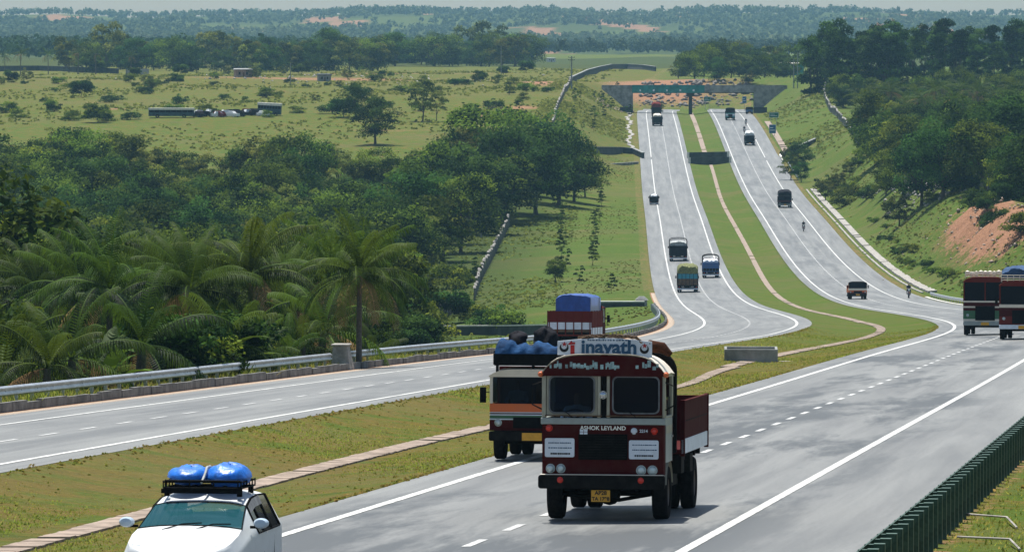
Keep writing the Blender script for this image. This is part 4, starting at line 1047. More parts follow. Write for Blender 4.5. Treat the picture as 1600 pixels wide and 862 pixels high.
# ------------------------------------------------------------ the dark red lorry in front
def front_lorry():
    loc, rot, k = pose(942, 817.5)
    t = empty('lorry', loc, rot, 'dark red lorry with a white name board over its cab, foremost of the oncoming traffic', 'lorry')
    # chassis
    b = B(); b.box(-.42, -.32, .2, 6.2, .62, .84); b.box(.32, .42, .2, 6.2, .62, .84)
    b.cyl((-.85, .95, .46), (.85, .95, .46), .06); b.cyl((-.8, 5.0, .48), (.8, 5.0, .48), .07); b.lathe([(0, -.2), (.18, -.12), (.2, 0), (.18, .12), (0, .2)], (0, 5., .48), 'y', 12)
    b.box(-.3, .25, .5, 1.6, .5, 1.0); b.lathe([(0, -.16), (.17, -.1), (.2, 0), (.17, .1), (0, .16)], (.02, .9, .44), 'y', 12); b.tube([(-.7, .75, .42), (.2, .72, .34), (.75, .75, .44)], .035); b.box(.55, .95, 2.3, 3.4, .52, .95); b.box(-.95, -.55, 2.2, 3.0, .55, .95)
    for y in (.95, 5.0):
        for x in (-.5, .5): b.tube([(x, y - .6, .66), (x, y, .5), (x, y + .6, .66)], .05, 6)
    b.build('chassis', M_DARK, t, smooth=True)
    for x in (-.90, .92): wheel_obj(t, x, .95, .47, .26)
    for x in (-.98, 1.0): wheel_obj(t, x, 5.0, .47, .24, dual=True)
    # cab shell
    b = B()
    b.box(-1.05, 1.05, 0, .07, .80, 1.66, 0); b.box(-1.05, -1.0, .072, 1.55, .98, 1.66, 0); b.box(1.0, 1.05, .072, .30, .80, 1.66, 0); b.box(1.0, 1.05, 1.42, 1.55, .98, 1.66, 0)
    b.box(-1.0, 1.0, 1.5, 1.55, .85, 2.55, 0); b.box(-1.0, 1.0, .072, 1.498, .84, .90, 1)      # back wall, floor
    b.box(-1.075, 1.075, -.02, .09, 1.662, 1.775, 2)                                             # grey belt
    b.box(-1.06, -1.0, .092, 1.55, 1.662, 1.775, 2); b.box(1.002, 1.06, .092, .30, 1.662, 1.775, 2)
    b.box(-1.06, -.985, 0, .09, 1.777, 2.53, 3); b.box(1.02, 1.065, 0, .09, 1.777, 2.53, 3)
    b.box(-.10, -.045, -.01, .08, 1.777, 2.53, 3); b.box(.06, .115, -.01, .08, 1.777, 2.53, 3); b.box(-.044, .059, .03, .06, 1.777, 2.53, 1)
    b.box(-1.06, -1.0, 1.40, 1.55, 1.777, 2.53, 3); b.box(1.0, 1.06, 1.40, 1.498, 1.777, 2.53, 3); b.box(1.005, 1.055, .09, .16, 1.777, 2.53, 3)
    b.box(-1.0, 1.0, 1.30, 1.498, 1.3, 2.0, 1); b.box(-.9, .9, .10, .42, 1.45, 1.72, 1)             # seat back and dashboard inside
    cab = b.build('cab', [M_MAROON, M_BLACK, M_GREYP, M_PILLAR], t, bevel=.012)
    # visor with rounded corners and the cab roof
    b = B(); xs = np.linspace(-1.09, 1.09, 25); arch = [2.515 + .335 * (1 - (abs(x) / 1.09) ** 5) + .025 * (1 - x * x) for x in xs]
    rows_ = []
    for y, dz, sc_ in ((-.02, -.02, 1), (-.05, 0, 1), (.1, .012, 1), (.8, .03, 1), (1.5, .0, .99), (1.56, -.06, .98)): rows_.append([(x * sc_, y, z + dz) for x, z in zip(xs, arch)])
    b.grid(rows_, 0); b.build('roof', M_CREAM, t, smooth=True, angle=50)
    b = B(); n = len(xs); b.add([(x, -.035, 2.49) for x in xs] + [(x, -.035, z - .03) for x, z in zip(xs, arch)] + [(x, .04, 2.49) for x in xs] + [(x, .04, z - .03) for x, z in zip(xs, arch)],
        [(i, i + 1, n + i + 1, n + i) for i in range(n - 1)] + [(2 * n + i, 3 * n + i, 3 * n + i + 1, 2 * n + i + 1) for i in range(n - 1)] + [(i, 2 * n + i, 2 * n + i + 1, i + 1) for i in range(n - 1)])
    vis = b.build('visor', M_MAROON, t)
    # worn painted band on the visor
    r = random.Random(4); b = B(); x = -.92
    while x < .92:
        w_ = r.uniform(.02, .06)
        if not (.28 < x < .50) and r.random() < .86: zz = r.uniform(2.60, 2.65); b.box(x, x + w_, -.043, -.036, zz, zz + r.uniform(.05, .12))
        x += w_ + r.uniform(.0, .008)
    b.build('worn_lettering', M_WORN, vis)
    # windscreens
    for x0, x1 in ((-.975, -.105), (.12, 1.01)):
        out = rrect(x0, x1, 1.80, 2.535, .004, 5); mid_ = rrect(x0 + .035, x1 - .035, 1.845, 2.495, .10, 5); inn = rrect(x0 + .06, x1 - .06, 1.87, 2.47, .085, 5)
        b = B(); b.ring(out, mid_, .012, .06, 'y', 0); b.ring(mid_, inn, -.022, .04, 'y', 1)
        f_ = b.build('windscreen_frame', [M_PILLAR if x0 < 0 else M_MAROON, M_RUBBERG], t, smooth=True)
        g = B(); q = rrect(x0 + .058, x1 - .058, 1.868, 2.472, .085, 5); g.prism(q, .010, .018, 'y'); g.build('windscreen', M_GLASS, f_)
        b = B(); xm = (x0 + x1) / 2; b.tube([(xm, -.03, 1.80), (xm - .1, -.035, 1.87), (xm - .28, -.03, 1.93)], .008, 5); b.build('wiper', M_BLACK, f_)
    lamp_obj(t, 0.0, 2.17, .062, -.03, M_CHROME, 'convex_mirror', .035)
    b = B(); b.box(-1.0, -.02, -.035, -.015, 1.80, 1.822); b.box(.05, 1.02, -.035, -.015, 1.80, 1.822); b.build('belt_trim', M_WOOD, t)
    # grille and front fittings
    b = B(); b.box(-.42, .42, -.03, .0, 1.06, 1.50, 0)
    for i in range(9): z = 1.09 + i * .045; b.box(-.40, .40, -.045, -.031, z, z + .018, 1)
    b.build('grille', [M_BLACK, M_DARK], t)
    b = B(); b.box(-1.0, -.40, -.02, -.002, 1.50, 1.535); b.box(.42, 1.0, -.015, -.002, 1.515, 1.53); b.build('trim_strip', M_MAROON, t)
    for x0, x1, z0 in ((-1.0, -.49, 1.10), (.45, .96, 1.075)):
        b = B(); b.prism(rrect(x0, x1, z0, z0 + .325, .03, 4), -.035, -.002, 'y'); p = b.build('painted_panel', M_SIGN, t, bevel=.004)
        rr = random.Random(int(x0 * 10) + 20)
        for zz, h_, dx in ((z0 + .235, .018, .06), (z0 + .15, .018, .06), (z0 + .045, .03, .1)):
            b = B(); x = x0 + dx
            while x < x1 - dx:
                w_ = rr.uniform(.012, .035); b.box(x, x + w_, -.039, -.0355, zz, zz + h_); x += w_ + rr.uniform(.004, .012)
            b.build('painted_line', M_INK if h_ < .02 else M_BLK, p)
    for x in (-.905, -.725): lamp_obj(t, x, .905, .072, -.005)
    for x in (.66, .855): lamp_obj(t, x, .885, .078, -.005)
    for x, z in ((-.93, 1.595), (.885, 1.555)): lamp_obj(t, x, z, .055, -.005, M_REFL, 'indicator_lamp')
    lamp_obj(t, .535, 1.555, .05, -.005, M_SIGN, 'round_badge', .02)
    text('ASHOK LEYLAND', .095, 'maker_lettering', M_CHROME, t, (0.0, -.006, 1.60), (R(90), 0, 0), .006, .003, 1.05)
    text('2214', .07, 'model_lettering', M_SIGN, t, (.70, -.006, 1.555), (R(90), 0, 0), .004, .002)
    b = B()
    for dx in (-.035, .035):
        for dz in (-.022, .022): b.box(-.33 + dx - .03, -.33 + dx + .03, -.05, -.036, 1.535 + dz - .018, 1.535 + dz + .018)
    b.build('sticker', M_SIGN, t)
    # bumper
    b = B(); b.prism(rrect(-1.10, 1.08, .565, .80, .05, 4), -.16, -.02, 'y', 0); b.box(-1.07, 1.05, -.155, -.03, .800, .812, 1)
    bm_ = b.build('bumper', [M_DARK, M_CREAM], t, bevel=.015)
    for x in (-.72, .67): lamp_obj(bm_, x, .715, .048, -.162, M_REFL, 'reflector', .025)
    b = B(); b.box(-.185, .14, -.135, -.12, .345, .545); pl = b.build('number_plate', M_PLATE, t, bevel=.006)
    text('AP28', .095, 'plate_lettering', M_BLK, pl, (-.02, -.137, .495), (R(90), 0, 0), .002, .003); text('TA 1798', .085, 'plate_lettering', M_BLK, pl, (-.022, -.137, .395), (R(90), 0, 0), .002, .003)
    # doors
    for sg in (1, -1):
        x = 1.052 * sg; b = B(); xo = (1.0, 1.055) if sg > 0 else (-1.062, -1.052)
        b.box(xo[0], xo[1], .31, 1.41, 1.0, 1.76, 0); b.box(xo[0], xo[1] + .003 * sg, .33, 1.39, 1.50, 1.64, 1)
        b.ring([(.305, 1.762), (1.415, 1.762), (1.415, 2.53), (.165, 2.53)], [(.36, 1.80), (1.36, 1.80), (1.36, 2.47), (.24, 2.47)], xo[0], xo[1], 'x', 1)
        d = b.build('door', [M_GREYP, M_PILLAR], t, bevel=.008)
        if sg > 0: g = B(); g.box(1.015, 1.022, .30, 1.36, 1.80, 2.12); g.build('door_window', M_GLASS, d)
        g = B(); g.box(x - .01, x + .035 * sg, 1.22, 1.36, 1.42, 1.455); g.build('door_handle', M_CHROME, d)
        g = B(); g.tube([(1.03 * sg, .1, 2.4), (1.22 * sg, -.02, 2.33), (1.22 * sg, -.02, 2.0), (1.04 * sg, .1, 1.9)], .014, 6); g.box(1.14 * sg - .02, 1.14 * sg + .12, .02, .05, 2.05, 2.34) if sg < 0 else None; g.build('grab_rail', M_DARK, t)
    for sg in (1, -1):      # wheel arches
        b = B(); pts = [(.95 + .58 * math.cos(R(a)), .48 + .55 * math.sin(R(a))) for a in range(15, 170, 15)]
        b.grid([[(.80 * sg, p[0], p[1]) for p in pts], [(1.06 * sg, p[0], p[1]) for p in pts]]); b.build('wheel_arch', M_MAROON if sg < 0 else M_PILLAR, t, smooth=True)
        lamp_obj(t, 1.08 * sg, 2.52, .045, -.02, M_ORANGE, 'marker_lamp')
        b = B(); b.box(.72 * sg - .26, .72 * sg + .26, 5.62, 5.64, .3, .95); b.build('mudflap', M_BLACK, t)
    # name board
    b = B(); tp = [(.83 - 1.63 * i / 14, 3.085 + .055 * math.sin(PI * i / 14)) for i in range(15)]
    b.prism([(-.80, 2.85), (.83, 2.81)] + tp, .06, .09, 'y'); sg_ = b.build('name_board', M_SIGN, t, bevel=.004)
    text('inayath', .33, 'name_lettering', M_INK, sg_, (.09, .052, 2.98), (R(90), 0, 0), .004, .0105, 1.03)
    b = B(); b.box(-.575, -.505, .052, .059, 2.865, 3.02); b.prism([(-.625, 3.022), (-.495, 3.035), (-.495, 3.07), (-.54, 3.065), (-.56, 3.095)], .052, .059, 'y'); b.box(-.56, -.50, .0525, .0585, 2.855, 2.875); b.build('red_initial', M_RED, sg_)
    for cx, cz in ((-.685, 2.985), (.70, 2.965)):
        b = B(); o_ = [(cx + .078 * math.cos(R(a)), cz - .01 + .078 * math.sin(R(a))) for a in range(-215, 36, 10)]; i_ = [(cx + .052 * math.cos(R(a)), cz + .02 + .058 * math.sin(R(a))) for a in range(35, -216, -10)]
        b.prism(o_ + i_, .053, .059, 'y', 0); st = []
        for q in range(10): a = R(90 + 36 * q); rr_ = .05 if q % 2 == 0 else .02; st.append((cx + .005 + rr_ * math.cos(a), cz + .05 + rr_ * math.sin(a)))
        b.prism(st, .052, .058, 'y', 1); b.build('crescent_emblem', [M_BLK, M_RED], sg_)
    b = B(); b.prism([(-.05, 2.835), (.06, 2.835), (.03, 2.87), (.0, 2.895), (-.03, 2.87)], .052, .058, 'y'); b.build('red_mark', M_RED, sg_)
    r = random.Random(8); b = B(); x = -.28
    while x < .42: w_ = r.uniform(.015, .04); b.box(x, x + w_, .053, .059, 3.095, 3.095 + r.uniform(.015, .03)); x += w_ + r.uniform(.01, .03)
    b.build('small_lettering', M_INK, sg_)
    b = B()
    for q in range(3): b.tube([(-.45 + 1.25 * i / 16, .10 + .05 * math.sin(i * 1.7 + q), 3.13 + .055 * math.sin(PI * (i + 2) / 17) + .022 * math.sin(i * 1.3 + q * 2) - (.06 if i > 13 else 0)) for i in range(17)], .014, 5)
    b.build('rope', M_WOOD, sg_)
    # headboard hoop and cargo body
    b = B(); op = [(-1.1, 1.12), (1.1, 1.12), (1.1, 2.55)] + [(1.1 - .5 + .5 * math.cos(R(a)), 2.55 + .40 * math.sin(R(a))) for a in range(10, 91, 16)] + [(-1.1 + .5 + .5 * math.cos(R(a)), 2.55 + .40 * math.sin(R(a))) for a in range(90, 180, 16)] + [(-1.1, 2.55)]
    b.prism(op, 1.66, 1.80, 'y'); b.build('headboard', M_BLACK, t, bevel=.03)
    b = B(); b.box(-1.2, 1.2, 1.82, 6.4, 1.10, 1.18, 0)
    for sg in (-1, 1):
        x0, x1 = (1.17, 1.215) if sg > 0 else (-1.215, -1.17)
        b.box(x0, x1, 1.82, 6.4, 1.36, 2.02, 0); b.box(x0 - .002, x1 + .002, 1.82, 6.4, 1.10, 1.358, 1)
        for y in (1.86, 6.36): b.box(x0 - .015, x1 + .02, y - .04, y + .04, 1.06, 2.04, 0)
        b.box(x0 - .01, x1 + .012, 1.82, 6.4, 1.985, 2.03, 0); b.box(x0 - .006, x1 + .006, 1.95, 6.3, 1.66, 1.68, 2)
    b.box(-1.17, 1.17, 6.35, 6.4, 1.181, 2.0, 0)
    for y in (2.2, 3.2, 4.2, 5.2, 6.1): b.box(-1.1, 1.1, y - .05, y + .05, .95, 1.098, 2)
    b.box(.95, 1.15, 2.1, 2.6, .75, 1.05, 2); b.box(1.0, 1.16, 3.6, 4.1, .72, 1.04, 2)
    b.build('cargo_body', [M_MAROON, M_SIGN, M_DARK], t, bevel=.008)
    # driver
    s = B(); s.lathe([(.17, -.012), (.19, 0), (.17, .012)], (0, 0, 0), 'z', 20); s.tube([(-.17, 0, 0), (0, 0, -.05), (.17, 0, 0)], .012, 5); s.xform(Matrix.Translation((-.55, .48, 1.80)) @ Matrix.Rotation(R(35), 4, 'X')); s.build('steering_wheel', M_BLACK, t)
    b = B(); b.box(-.85, -.25, .80, 1.28, 1.05, 1.36); b.box(.1, .9, .8, 1.28, 1.05, 1.36); b.build('seat', M_SEAT, t, bevel=.04)
    p = tag(link_mesh('person', PERSON_DRIVE), 'driver in a pale blue shirt at the wheel of the dark red lorry', 'person'); p.location = local(loc, rot, (-.55, .98, 1.36)); p.rotation_euler = rot
    # bundle on the cab roof behind the board
    b = B(); b.tube([(.55, .55, 2.93), (.75, .5, 3.0), (.98, .42, 2.97), (1.12, .38, 2.86)], [.06, .11, .10, .05], 10); bd = b.build('rolled_sheet', M_RUST, None, smooth=True)
    bd.location = loc; bd.rotation_euler = rot; tag(bd, 'rolled brown sheet lying on the cab roof beside the name board', 'rolled sheet')
front_lorry()

# ------------------------------------------------------------ other lorries
def lorry(label, px, py, W=2.4, H=2.7, L=6.5, away=False, cab=M_MAROON, roof=None, bands=None, body=M_MAROON, band=None, bumper=M_DARK, panes=2, side_h=1.0, rack=False, plate=True, group=None, name='lorry', hoop=None, tail=None, cat='lorry', wr=.45, mirrors=True, dyaw=0., lip=None, cargo=True):
    loc, rot, k = pose(px, py, away, dyaw)
    if away:  # the given pixel is below the tail
        c = local(loc, rot, (0, -L, 0)); loc = (c[0], c[1], gz(c[0], c[1]) + .008)
    t = empty(name, loc, rot, label, cat, group); hw = W / 2; zb = wr * 1.25; z1 = zb + .22
    b = B(); b.box(-.4, -.3, .2, L - .2, zb, zb + .2); b.box(.3, .4, .2, L - .2, zb, zb + .2); b.cyl((-hw * .8, .9, wr), (hw * .8, .9, wr), .06); b.cyl((-hw * .8, L - 1.5, wr), (hw * .8, L - 1.5, wr), .08); b.box(-.3, .3, .4, 1.5, wr, zb + .1); b.box(hw - .5, hw - .1, 2.2, 3.1, zb - .1, zb + .3); b.build('chassis', M_DARK, t)
    for x in (-hw + .14, hw - .14): wheel_obj(t, x, .9, wr, .24)
    for x in (-hw + .13, hw - .13): wheel_obj(t, x, L - 1.5, wr, .22, dual=True)
    # cab
    zw0 = zb + (H - zb) * .50; zw1 = H - (H - zb) * .10; cl = 1.5
    b = B(); bands = bands or [(0, 1, 0)]; mats = [cab, M_BLACK, roof or cab] + [q for q in (lip or [])]
    zz0 = zb + .16
    for f0, f1, mi in bands: b.box(-hw, hw, 0, .07, zz0 + (zw0 - zz0) * f0 + .001, zz0 + (zw0 - zz0) * f1, mi); [b.box(sg * hw - (.05 if sg > 0 else 0), sg * hw + (0 if sg > 0 else .05), .072, cl, max(zz0 + (zw0 - zz0) * f0 + .001, wr * 2.1), max(zz0 + (zw0 - zz0) * f1, wr * 2.1 + .01), mi) for sg in (-1, 1)]
    for x0, x1 in ((-hw, -hw + .07), (hw - .07, hw)): b.box(x0, x1, .0, .09, zw0 + .001, zw1, 2); b.box(x0, x1, cl - .2, cl, zw0 + .001, zw1, 0)
    if panes == 2: b.box(-.035, .035, 0, .06, zw0 + .001, zw1, 2)
    b.box(-hw + .01, hw - .01, cl - .05, cl - .002, zb + .16, zw1, 1); b.box(-hw + .1, hw - .1, .1, .4, zw0 - .25, zw0 - .02, 1)
    b.build('cab', mats, t, bevel=.01)
    xs = np.linspace(-hw - .02, hw + .02, 17); ar = [zw1 + (H - zw1) * (1 - (abs(x) / (hw + .021)) ** 5) for x in xs]
    b = B(); b.grid([[(x, -.03, zw1 - .02) for x in xs]] + [[(x, y, z + dz) for x, z in zip(xs, ar)] for y, dz in ((-.05, 0), (.7, .03), (cl, 0))] + [[(x, cl, zw1 - .02) for x in xs]]); b.build('roof', roof or cab, t, smooth=True, angle=50)
    for i in range(panes):
        x0 = -hw + .07 + i * (W - .14) / panes + (.035 if i else 0); x1 = -hw + .07 + (i + 1) * (W - .14) / panes - (.035 if panes == 2 and i == 0 else 0)
        b = B(); b.prism(rrect(x0, x1, zw0, zw1, .06, 3), .02, .03, 'y'); b.build('windscreen', M_GLASS, t)
    for sg in (-1, 1):
        b = B(); b.box(sg * (hw - .02) - .004, sg * (hw - .02) + .004, .1, cl - .22, zw0 + .02, zw1 - .02); b.build('door_window', M_GLASS, t)
        lamp_obj(t, sg * hw * .80, zb + .16 + (zw0 - zb - .16) * .30, .075, -.005)
        if mirrors: b = B(); b.tube([(sg * hw, .05, zw0 + .25), (sg * (hw + .14), -.05, zw0 + .25)], .012, 5); b.box(sg * (hw + .14) - .07, sg * (hw + .14) + .07, -.07, -.04, zw0 + .02, zw0 + .36); b.build('mirror', M_BLACK, t, bevel=.01)
    b = B(); b.box(-hw * .45, hw * .45, -.02, -.001, zb + .22, zw0 - .30); b.build('grille', M_BLACK, t)
    b = B(); b.prism(rrect(-hw, hw, zb - .06, zb + .155, .04, 3), -.12, -.01, 'y'); b.build('bumper', bumper, t, bevel=.01)
    if plate: b = B(); b.box(-.22, .22, -.14, -.121, zb - .05, zb + .12); b.build('number_plate', M_PLATE, t)
    if rack:
        b = B()
        for z in (H + .05, H + .17, H + .3): b.tube([(-hw + .1, .05, z), (hw - .1, .05, z), (hw - .1, 1.3, z), (-hw + .1, 1.3, z), (-hw + .1, .05, z)], .018, 5)
        for x in np.linspace(-hw + .1, hw - .1, 8): b.cyl((x, .05, H - .05), (x, .05, H + .3), .014, n=5); b.cyl((x, 1.3, H - .05), (x, 1.3, H + .3), .014, n=5)
        b.build('roof_rack', rack, t)
    # cargo body
    if cargo:
        f0 = zb + .35; f1 = f0 + side_h; cw = hw + .04
        b = B(); mats = [body, band or body, M_DARK]
        b.box(-cw, cw, cl + .15, L, f0 - .08, f0, 0)
        for sg in (-1, 1):
            x0, x1 = (cw - .04, cw) if sg > 0 else (-cw, -cw + .04)
            b.box(x0, x1, cl + .15, L, f0 + .32, f1, 0); b.box(x0 - .002, x1 + .002, cl + .15, L, f0 - .08, f0 + .318, 1)
            for y in np.linspace(cl + .25, L - .08, 5): b.box(x0 - .012, x1 + .012, y - .04, y + .04, f0 - .1, f1 + .02, 0)
        b.box(-cw + .04, cw - .04, cl + .15, cl + .2, f0, f1 + .25, 0)
        b.build('cargo_body', mats, t)
        b = B(); tm = tail or [(0, .35, 1), (.35, 1, 0)]
        for a0, a1, mi in tm: b.box(-cw + .04, cw - .04, L - .05, L, f0 + side_h * a0 + .002, f0 + side_h * a1, mi)
        for x in np.linspace(-cw + .1, cw - .1, 6): b.box(x - .025, x + .025, L, L + .025, f0, f1, 0)
        b.build('tailboard', [body, band or body, M_DARK, M_TURQ, M_WOOD], t)
        b = B(); b.box(-cw, cw, L - .16, L - .02, f0 - .55, f0 - .40); b.build('rear_bumper', bumper if away else M_DARK, t)
        for sg in (-1, 1):
            lamp_obj(t, sg * (cw - .25), f0 - .25, .06, L - .02, M_REFL, 'tail_lamp', -.05)
            b = B(); b.box(sg * (hw - .2) - .22, sg * (hw - .2) + .22, L - .9, L - .88, .25, f0 - .1); b.build('mudflap', M_BLACK, t)
        if hoop:
            b = B()
            for y in ([L - .06, L - 1.3, L - 2.6, cl + .3] if hoop != 'rear' else [L - .06, cl + .3]):
                pts = [(-cw + .03, y, f1), (-cw + .03, y, f1 + .75)] + [(-(cw - .03) * math.cos(R(a)), y, f1 + .75 + .32 * math.sin(R(a))) for a in range(15, 180, 15)] + [(cw - .03, y, f1 + .75), (cw - .03, y, f1)]
                b.tube(pts, .045, 6)
            b.tube([(0, cl + .3, f1 + 1.07), (0, L - .06, f1 + 1.07)], .03, 5); b.build('hoop_frame', M_DARK, t)
    return t, loc, rot, (hw, zb, H, L, cl)
def load(kind, label, cat, m, loc, rot, x0, x1, y0, y1, z0, z1, name, seed=1, rough=.05, group=None, arch=.35):
    """a heaped or sheeted load with a rounded uneven top"""
    r = random.Random(seed); b = B(); n = 14; q = 16; rows_ = []
    ph = r.uniform(0, 6)
    for i in range(q + 1):
        y = y0 + (y1 - y0) * i / q; row = [(x0, y, z0)]
        for j in range(n + 1):
            t = j / n; x = x0 + (x1 - x0) * t; e = 1 - abs(2 * t - 1) ** 4 * arch - (.25 if kind == 'heap' else .04) * abs(2 * i / q - 1) ** 4
            row.append((x + r.uniform(-rough, rough) * .5, y, z0 + (z1 - z0) * e + r.uniform(-rough, rough) + rough * math.sin(y * 3 + t * 9 + ph)))
        row.append((x1, y, z0)); rows_.append(row)
    b.grid(rows_); k = n + 3
    b.add(rows_[0], [tuple(range(k))]); b.add(rows_[-1], [tuple(range(k))[::-1]])
    o = b.build(name, m, None, smooth=True, angle=60); o.location = loc; o.rotation_euler = rot
    return tag(o, label, cat, group)

# small tipper just behind the front lorry
t, loc, rot, dm = lorry('orange and cream lorry with green stripes, half hidden behind the dark red lorry', 832, 721, W=1.92, H=2.02, L=5.2, cab=M_ORANGE, roof=M_CREAM, wr=.40,
    bands=[(0, .40, 3), (.40, .45, 4), (.45, .56, 5), (.56, .61, 4), (.61, .65, 3), (.65, .69, 4), (.69, 1, 0)], lip=[M_MAROON, M_SIGN, M_GREENV], body=M_MAROON, side_h=.95, panes=1)
b = B(); b.box(-.86, .86, .0, 1.25, 2.1, 2.16); 
for z in (2.2, 2.3, 2.40): b.tube([(-.86, 0, z), (.86, 0, z), (.86, 1.25, z), (-.86, 1.25, z), (-.86, 0, z)], .022, 5)
b.box(-.88, .88, -.02, 0, 2.12, 2.36)
for x in (-.8, 0, .8): b.box(x - .03, x + .03, .05, .1, 1.96, 2.1)
b.build('roof_carrier', M_BLACK, t)
def bundle(label, cx, cy, cz, rx, ry, rz, m, m2, seed):
    rg = random.Random(seed); b = B(); rows_ = []; ph = [rg.uniform(0, 6) for _ in range(6)]
    for i in range(21):
        th = PI * i / 20; row = []
        for j in range(26):
            p_ = 2 * PI * j / 26
            k = 1 + .17 * math.sin(2 * p_ + ph[0] + 2 * th) + .12 * math.sin(3 * p_ + ph[1] - 3 * th) + .08 * math.sin(5 * p_ + 4 * th + ph[2]) + rg.uniform(-.035, .035)
            zz = math.cos(th); sq = math.copysign(abs(zz) ** .75, zz)
            row.append((cx + rx * math.sin(th) ** .8 * math.cos(p_) * k, cy + ry * math.sin(th) ** .8 * math.sin(p_) * k, cz + rz * sq * (1 + .10 * math.sin(3 * p_ + ph[3]))))
        rows_.append(row)
    b.grid(rows_, 0, closed=True)
    o = b.build('tarpaulin_bundle', [m, m2], None, smooth=True, angle=70); o.location = loc; o.rotation_euler = rot
    for p in o.data.polygons: p.material_index = 1 if p.center.z + .35 * (p.center.x - cx) < cz - rz * .25 else 0
    return tag(o, label, 'bundle', 'bundles on the orange lorry')
bundle('dark tarpaulin bundle on the carrier of the orange lorry, the outer of two', -.42, .55, 2.60, .22, .36, .24, M_DKTARP, M_NAVY, 1)
bundle('dark tarpaulin bundle on the carrier of the orange lorry, next to the name board', .20, .6, 2.64, .24, .38, .30, M_DKTARP, M_NAVY, 2)
b = B(); rg = random.Random(9); rows_ = []
for i in range(31):
    x = -.84 + 1.66 * i / 30; f_ = .12 + .09 * max(0, math.sin(i * .42 + .6)) + .03 * math.sin(i * 1.3) + .16 * max(0, .5 - abs(x + .55))
    rows_.append([(x, -.07, 2.36), (x + rg.uniform(-.01, .01), -.05, 2.41), (x + .02, .02 + .04 * math.sin(i), 2.42 + f_ * .55), (x + .05, .16 + .05 * math.sin(i * .8), 2.43 + f_), (x + .03, .38, 2.44 + f_ * .7), (x, .7, 2.43)])
b.grid(rows_); o = b.build('blue_sheet', M_BLUEFOLD, None, smooth=True, angle=70); o.location = loc; o.rotation_euler = rot; tag(o, 'crumpled light blue sheet lying in front of the dark bundles on the orange lorry', 'sheet', 'bundles on the orange lorry')
p = tag(link_mesh('person', PERSON_DRIVE), 'driver behind the windscreen of the orange and cream lorry', 'person'); p.location = local(loc, rot, (-.45, .95, .98)); p.rotation_euler = rot; p.scale = (.92,) * 3

# lorry going away under a blue sheet
t, loc, rot, dm = lorry('lorry seen from behind with a blue-sheeted load and a red and white tailboard', 890, 553, W=2.06, H=2.3, L=6.6, away=True, body=M_REDP, band=M_SIGN, side_h=1.1, tail=[(0, .10, 2), (.10, .22, 4), (.22, .52, 1), (.52, 1, 0)])
load('sheet', 'taut blue sheet roped over the lorry with the red and white tailboard', 'tarpaulin', M_BLUETARP, loc, rot, -.98, .68, 1.8, 6.56, 1.65, 2.82, 'blue_tarpaulin', 3, .02, arch=.13)
# pair of painted lorries at the frame edge
MT = M_PILLAR
t, loc, rot, dm = lorry('red-roofed lorry with a green and maroon striped front and a white bumper', 1540, 524, W=2.42, H=3.22, L=7.5, cab=M_MAROON, roof=M_REDP, bands=[(0, .12, 3), (.12, .52, 4), (.52, .66, 0), (.66, .74, 3), (.74, .92, 0), (.92, 1, 3)], lip=[M_CREAM, M_GREENV], bumper=M_GREYP, body=M_MAROON, side_h=1.2, rack=M_CREAM, wr=.48, mirrors=False)
b = B(); rg = random.Random(12)
for i in range(9): x = -1.0 + .25 * i; b.lathe([(0, -.16), (.12, -.1), (.15, 0), (.12, .1), (0, .16)], (x, .6 + rg.uniform(-.3, .3), 3.40 + rg.uniform(-.03, .08)), 'z', 8)
o = b.build('sacks', M_CREAM, None, smooth=True); o.location = loc; o.rotation_euler = rot; tag(o, 'pale sacks heaped in the roof rack of the red-roofed lorry', 'sacks', kind='stuff')
t, loc, rot, dm = lorry('maroon lorry cut by the frame edge with a white bumper and a cream belt', 1599, 531, W=2.42, H=3.0, L=7.5, cab=M_MAROON, roof=M_REDP, bands=[(0, .42, 3), (.42, .84, 4), (.84, 1, 5)], lip=[M_REDP, M_MAROON, M_CREAM], bumper=M_SIGN, body=M_MAROON, side_h=1.2, rack=M_CREAM, panes=1, wr=.48)
load('heap', 'dark sheeted load piled behind the rack of the maroon lorry at the frame edge', 'load', M_NAVY, loc, rot, -1.1, 1.1, .3, 5.5, 3.1, 3.75, 'sheeted_load', 5, .05)

# mid distance traffic
t, loc, rot, dm = lorry('dark lorry driving away with a grey sheet under its hoop frame', 1060, 409, W=2.55, H=2.7, L=6.5, away=True, body=M_DKTARP, band=M_DARK, side_h=1.35, hoop='rear', bumper=M_SIGN, tail=[(0, .85, 0), (.85, 1, 2)])
load('sheet', 'grey sheet stretched over the hoop-framed dark lorry', 'tarpaulin', M_GREYTARP, loc, rot, -1.2, 1.2, 1.8, 6.2, 2.2, 2.85, 'grey_tarpaulin', 6, .03)
t, loc, rot, dm = lorry('lorry driving away heaped with green fodder above a turquoise band', 1075, 457, W=2.55, H=2.6, L=6.2, away=True, body=M_DARK, band=M_WOOD, side_h=1.45, bumper=M_SIGN, tail=[(0, .55, 4), (.55, 1, 3)])
load('heap', 'heap of green fodder on the lorry with the turquoise tailboard', 'fodder load', M_HAY, loc, rot, -1.28, 1.28, 1.7, 6.2, 2.3, 3.5, 'fodder_load', 8, .09)
t, loc, rot, dm = lorry('blue empty lorry driving away with bare white roof hoops', 1111, 435, W=2.2, H=2.5, L=5.8, away=True, body=M_BLUEV, band=M_DARK, side_h=1.15, hoop='all', bumper=M_SIGN, tail=[(0, .35, 2), (.35, 1, 0)])
load('heap', 'white sacks inside the blue hooped lorry', 'load', M_SIGN, loc, rot, -1.0, 1.0, 2., 5.5, 1.9, 2.5, 'white_load', 9, .08)
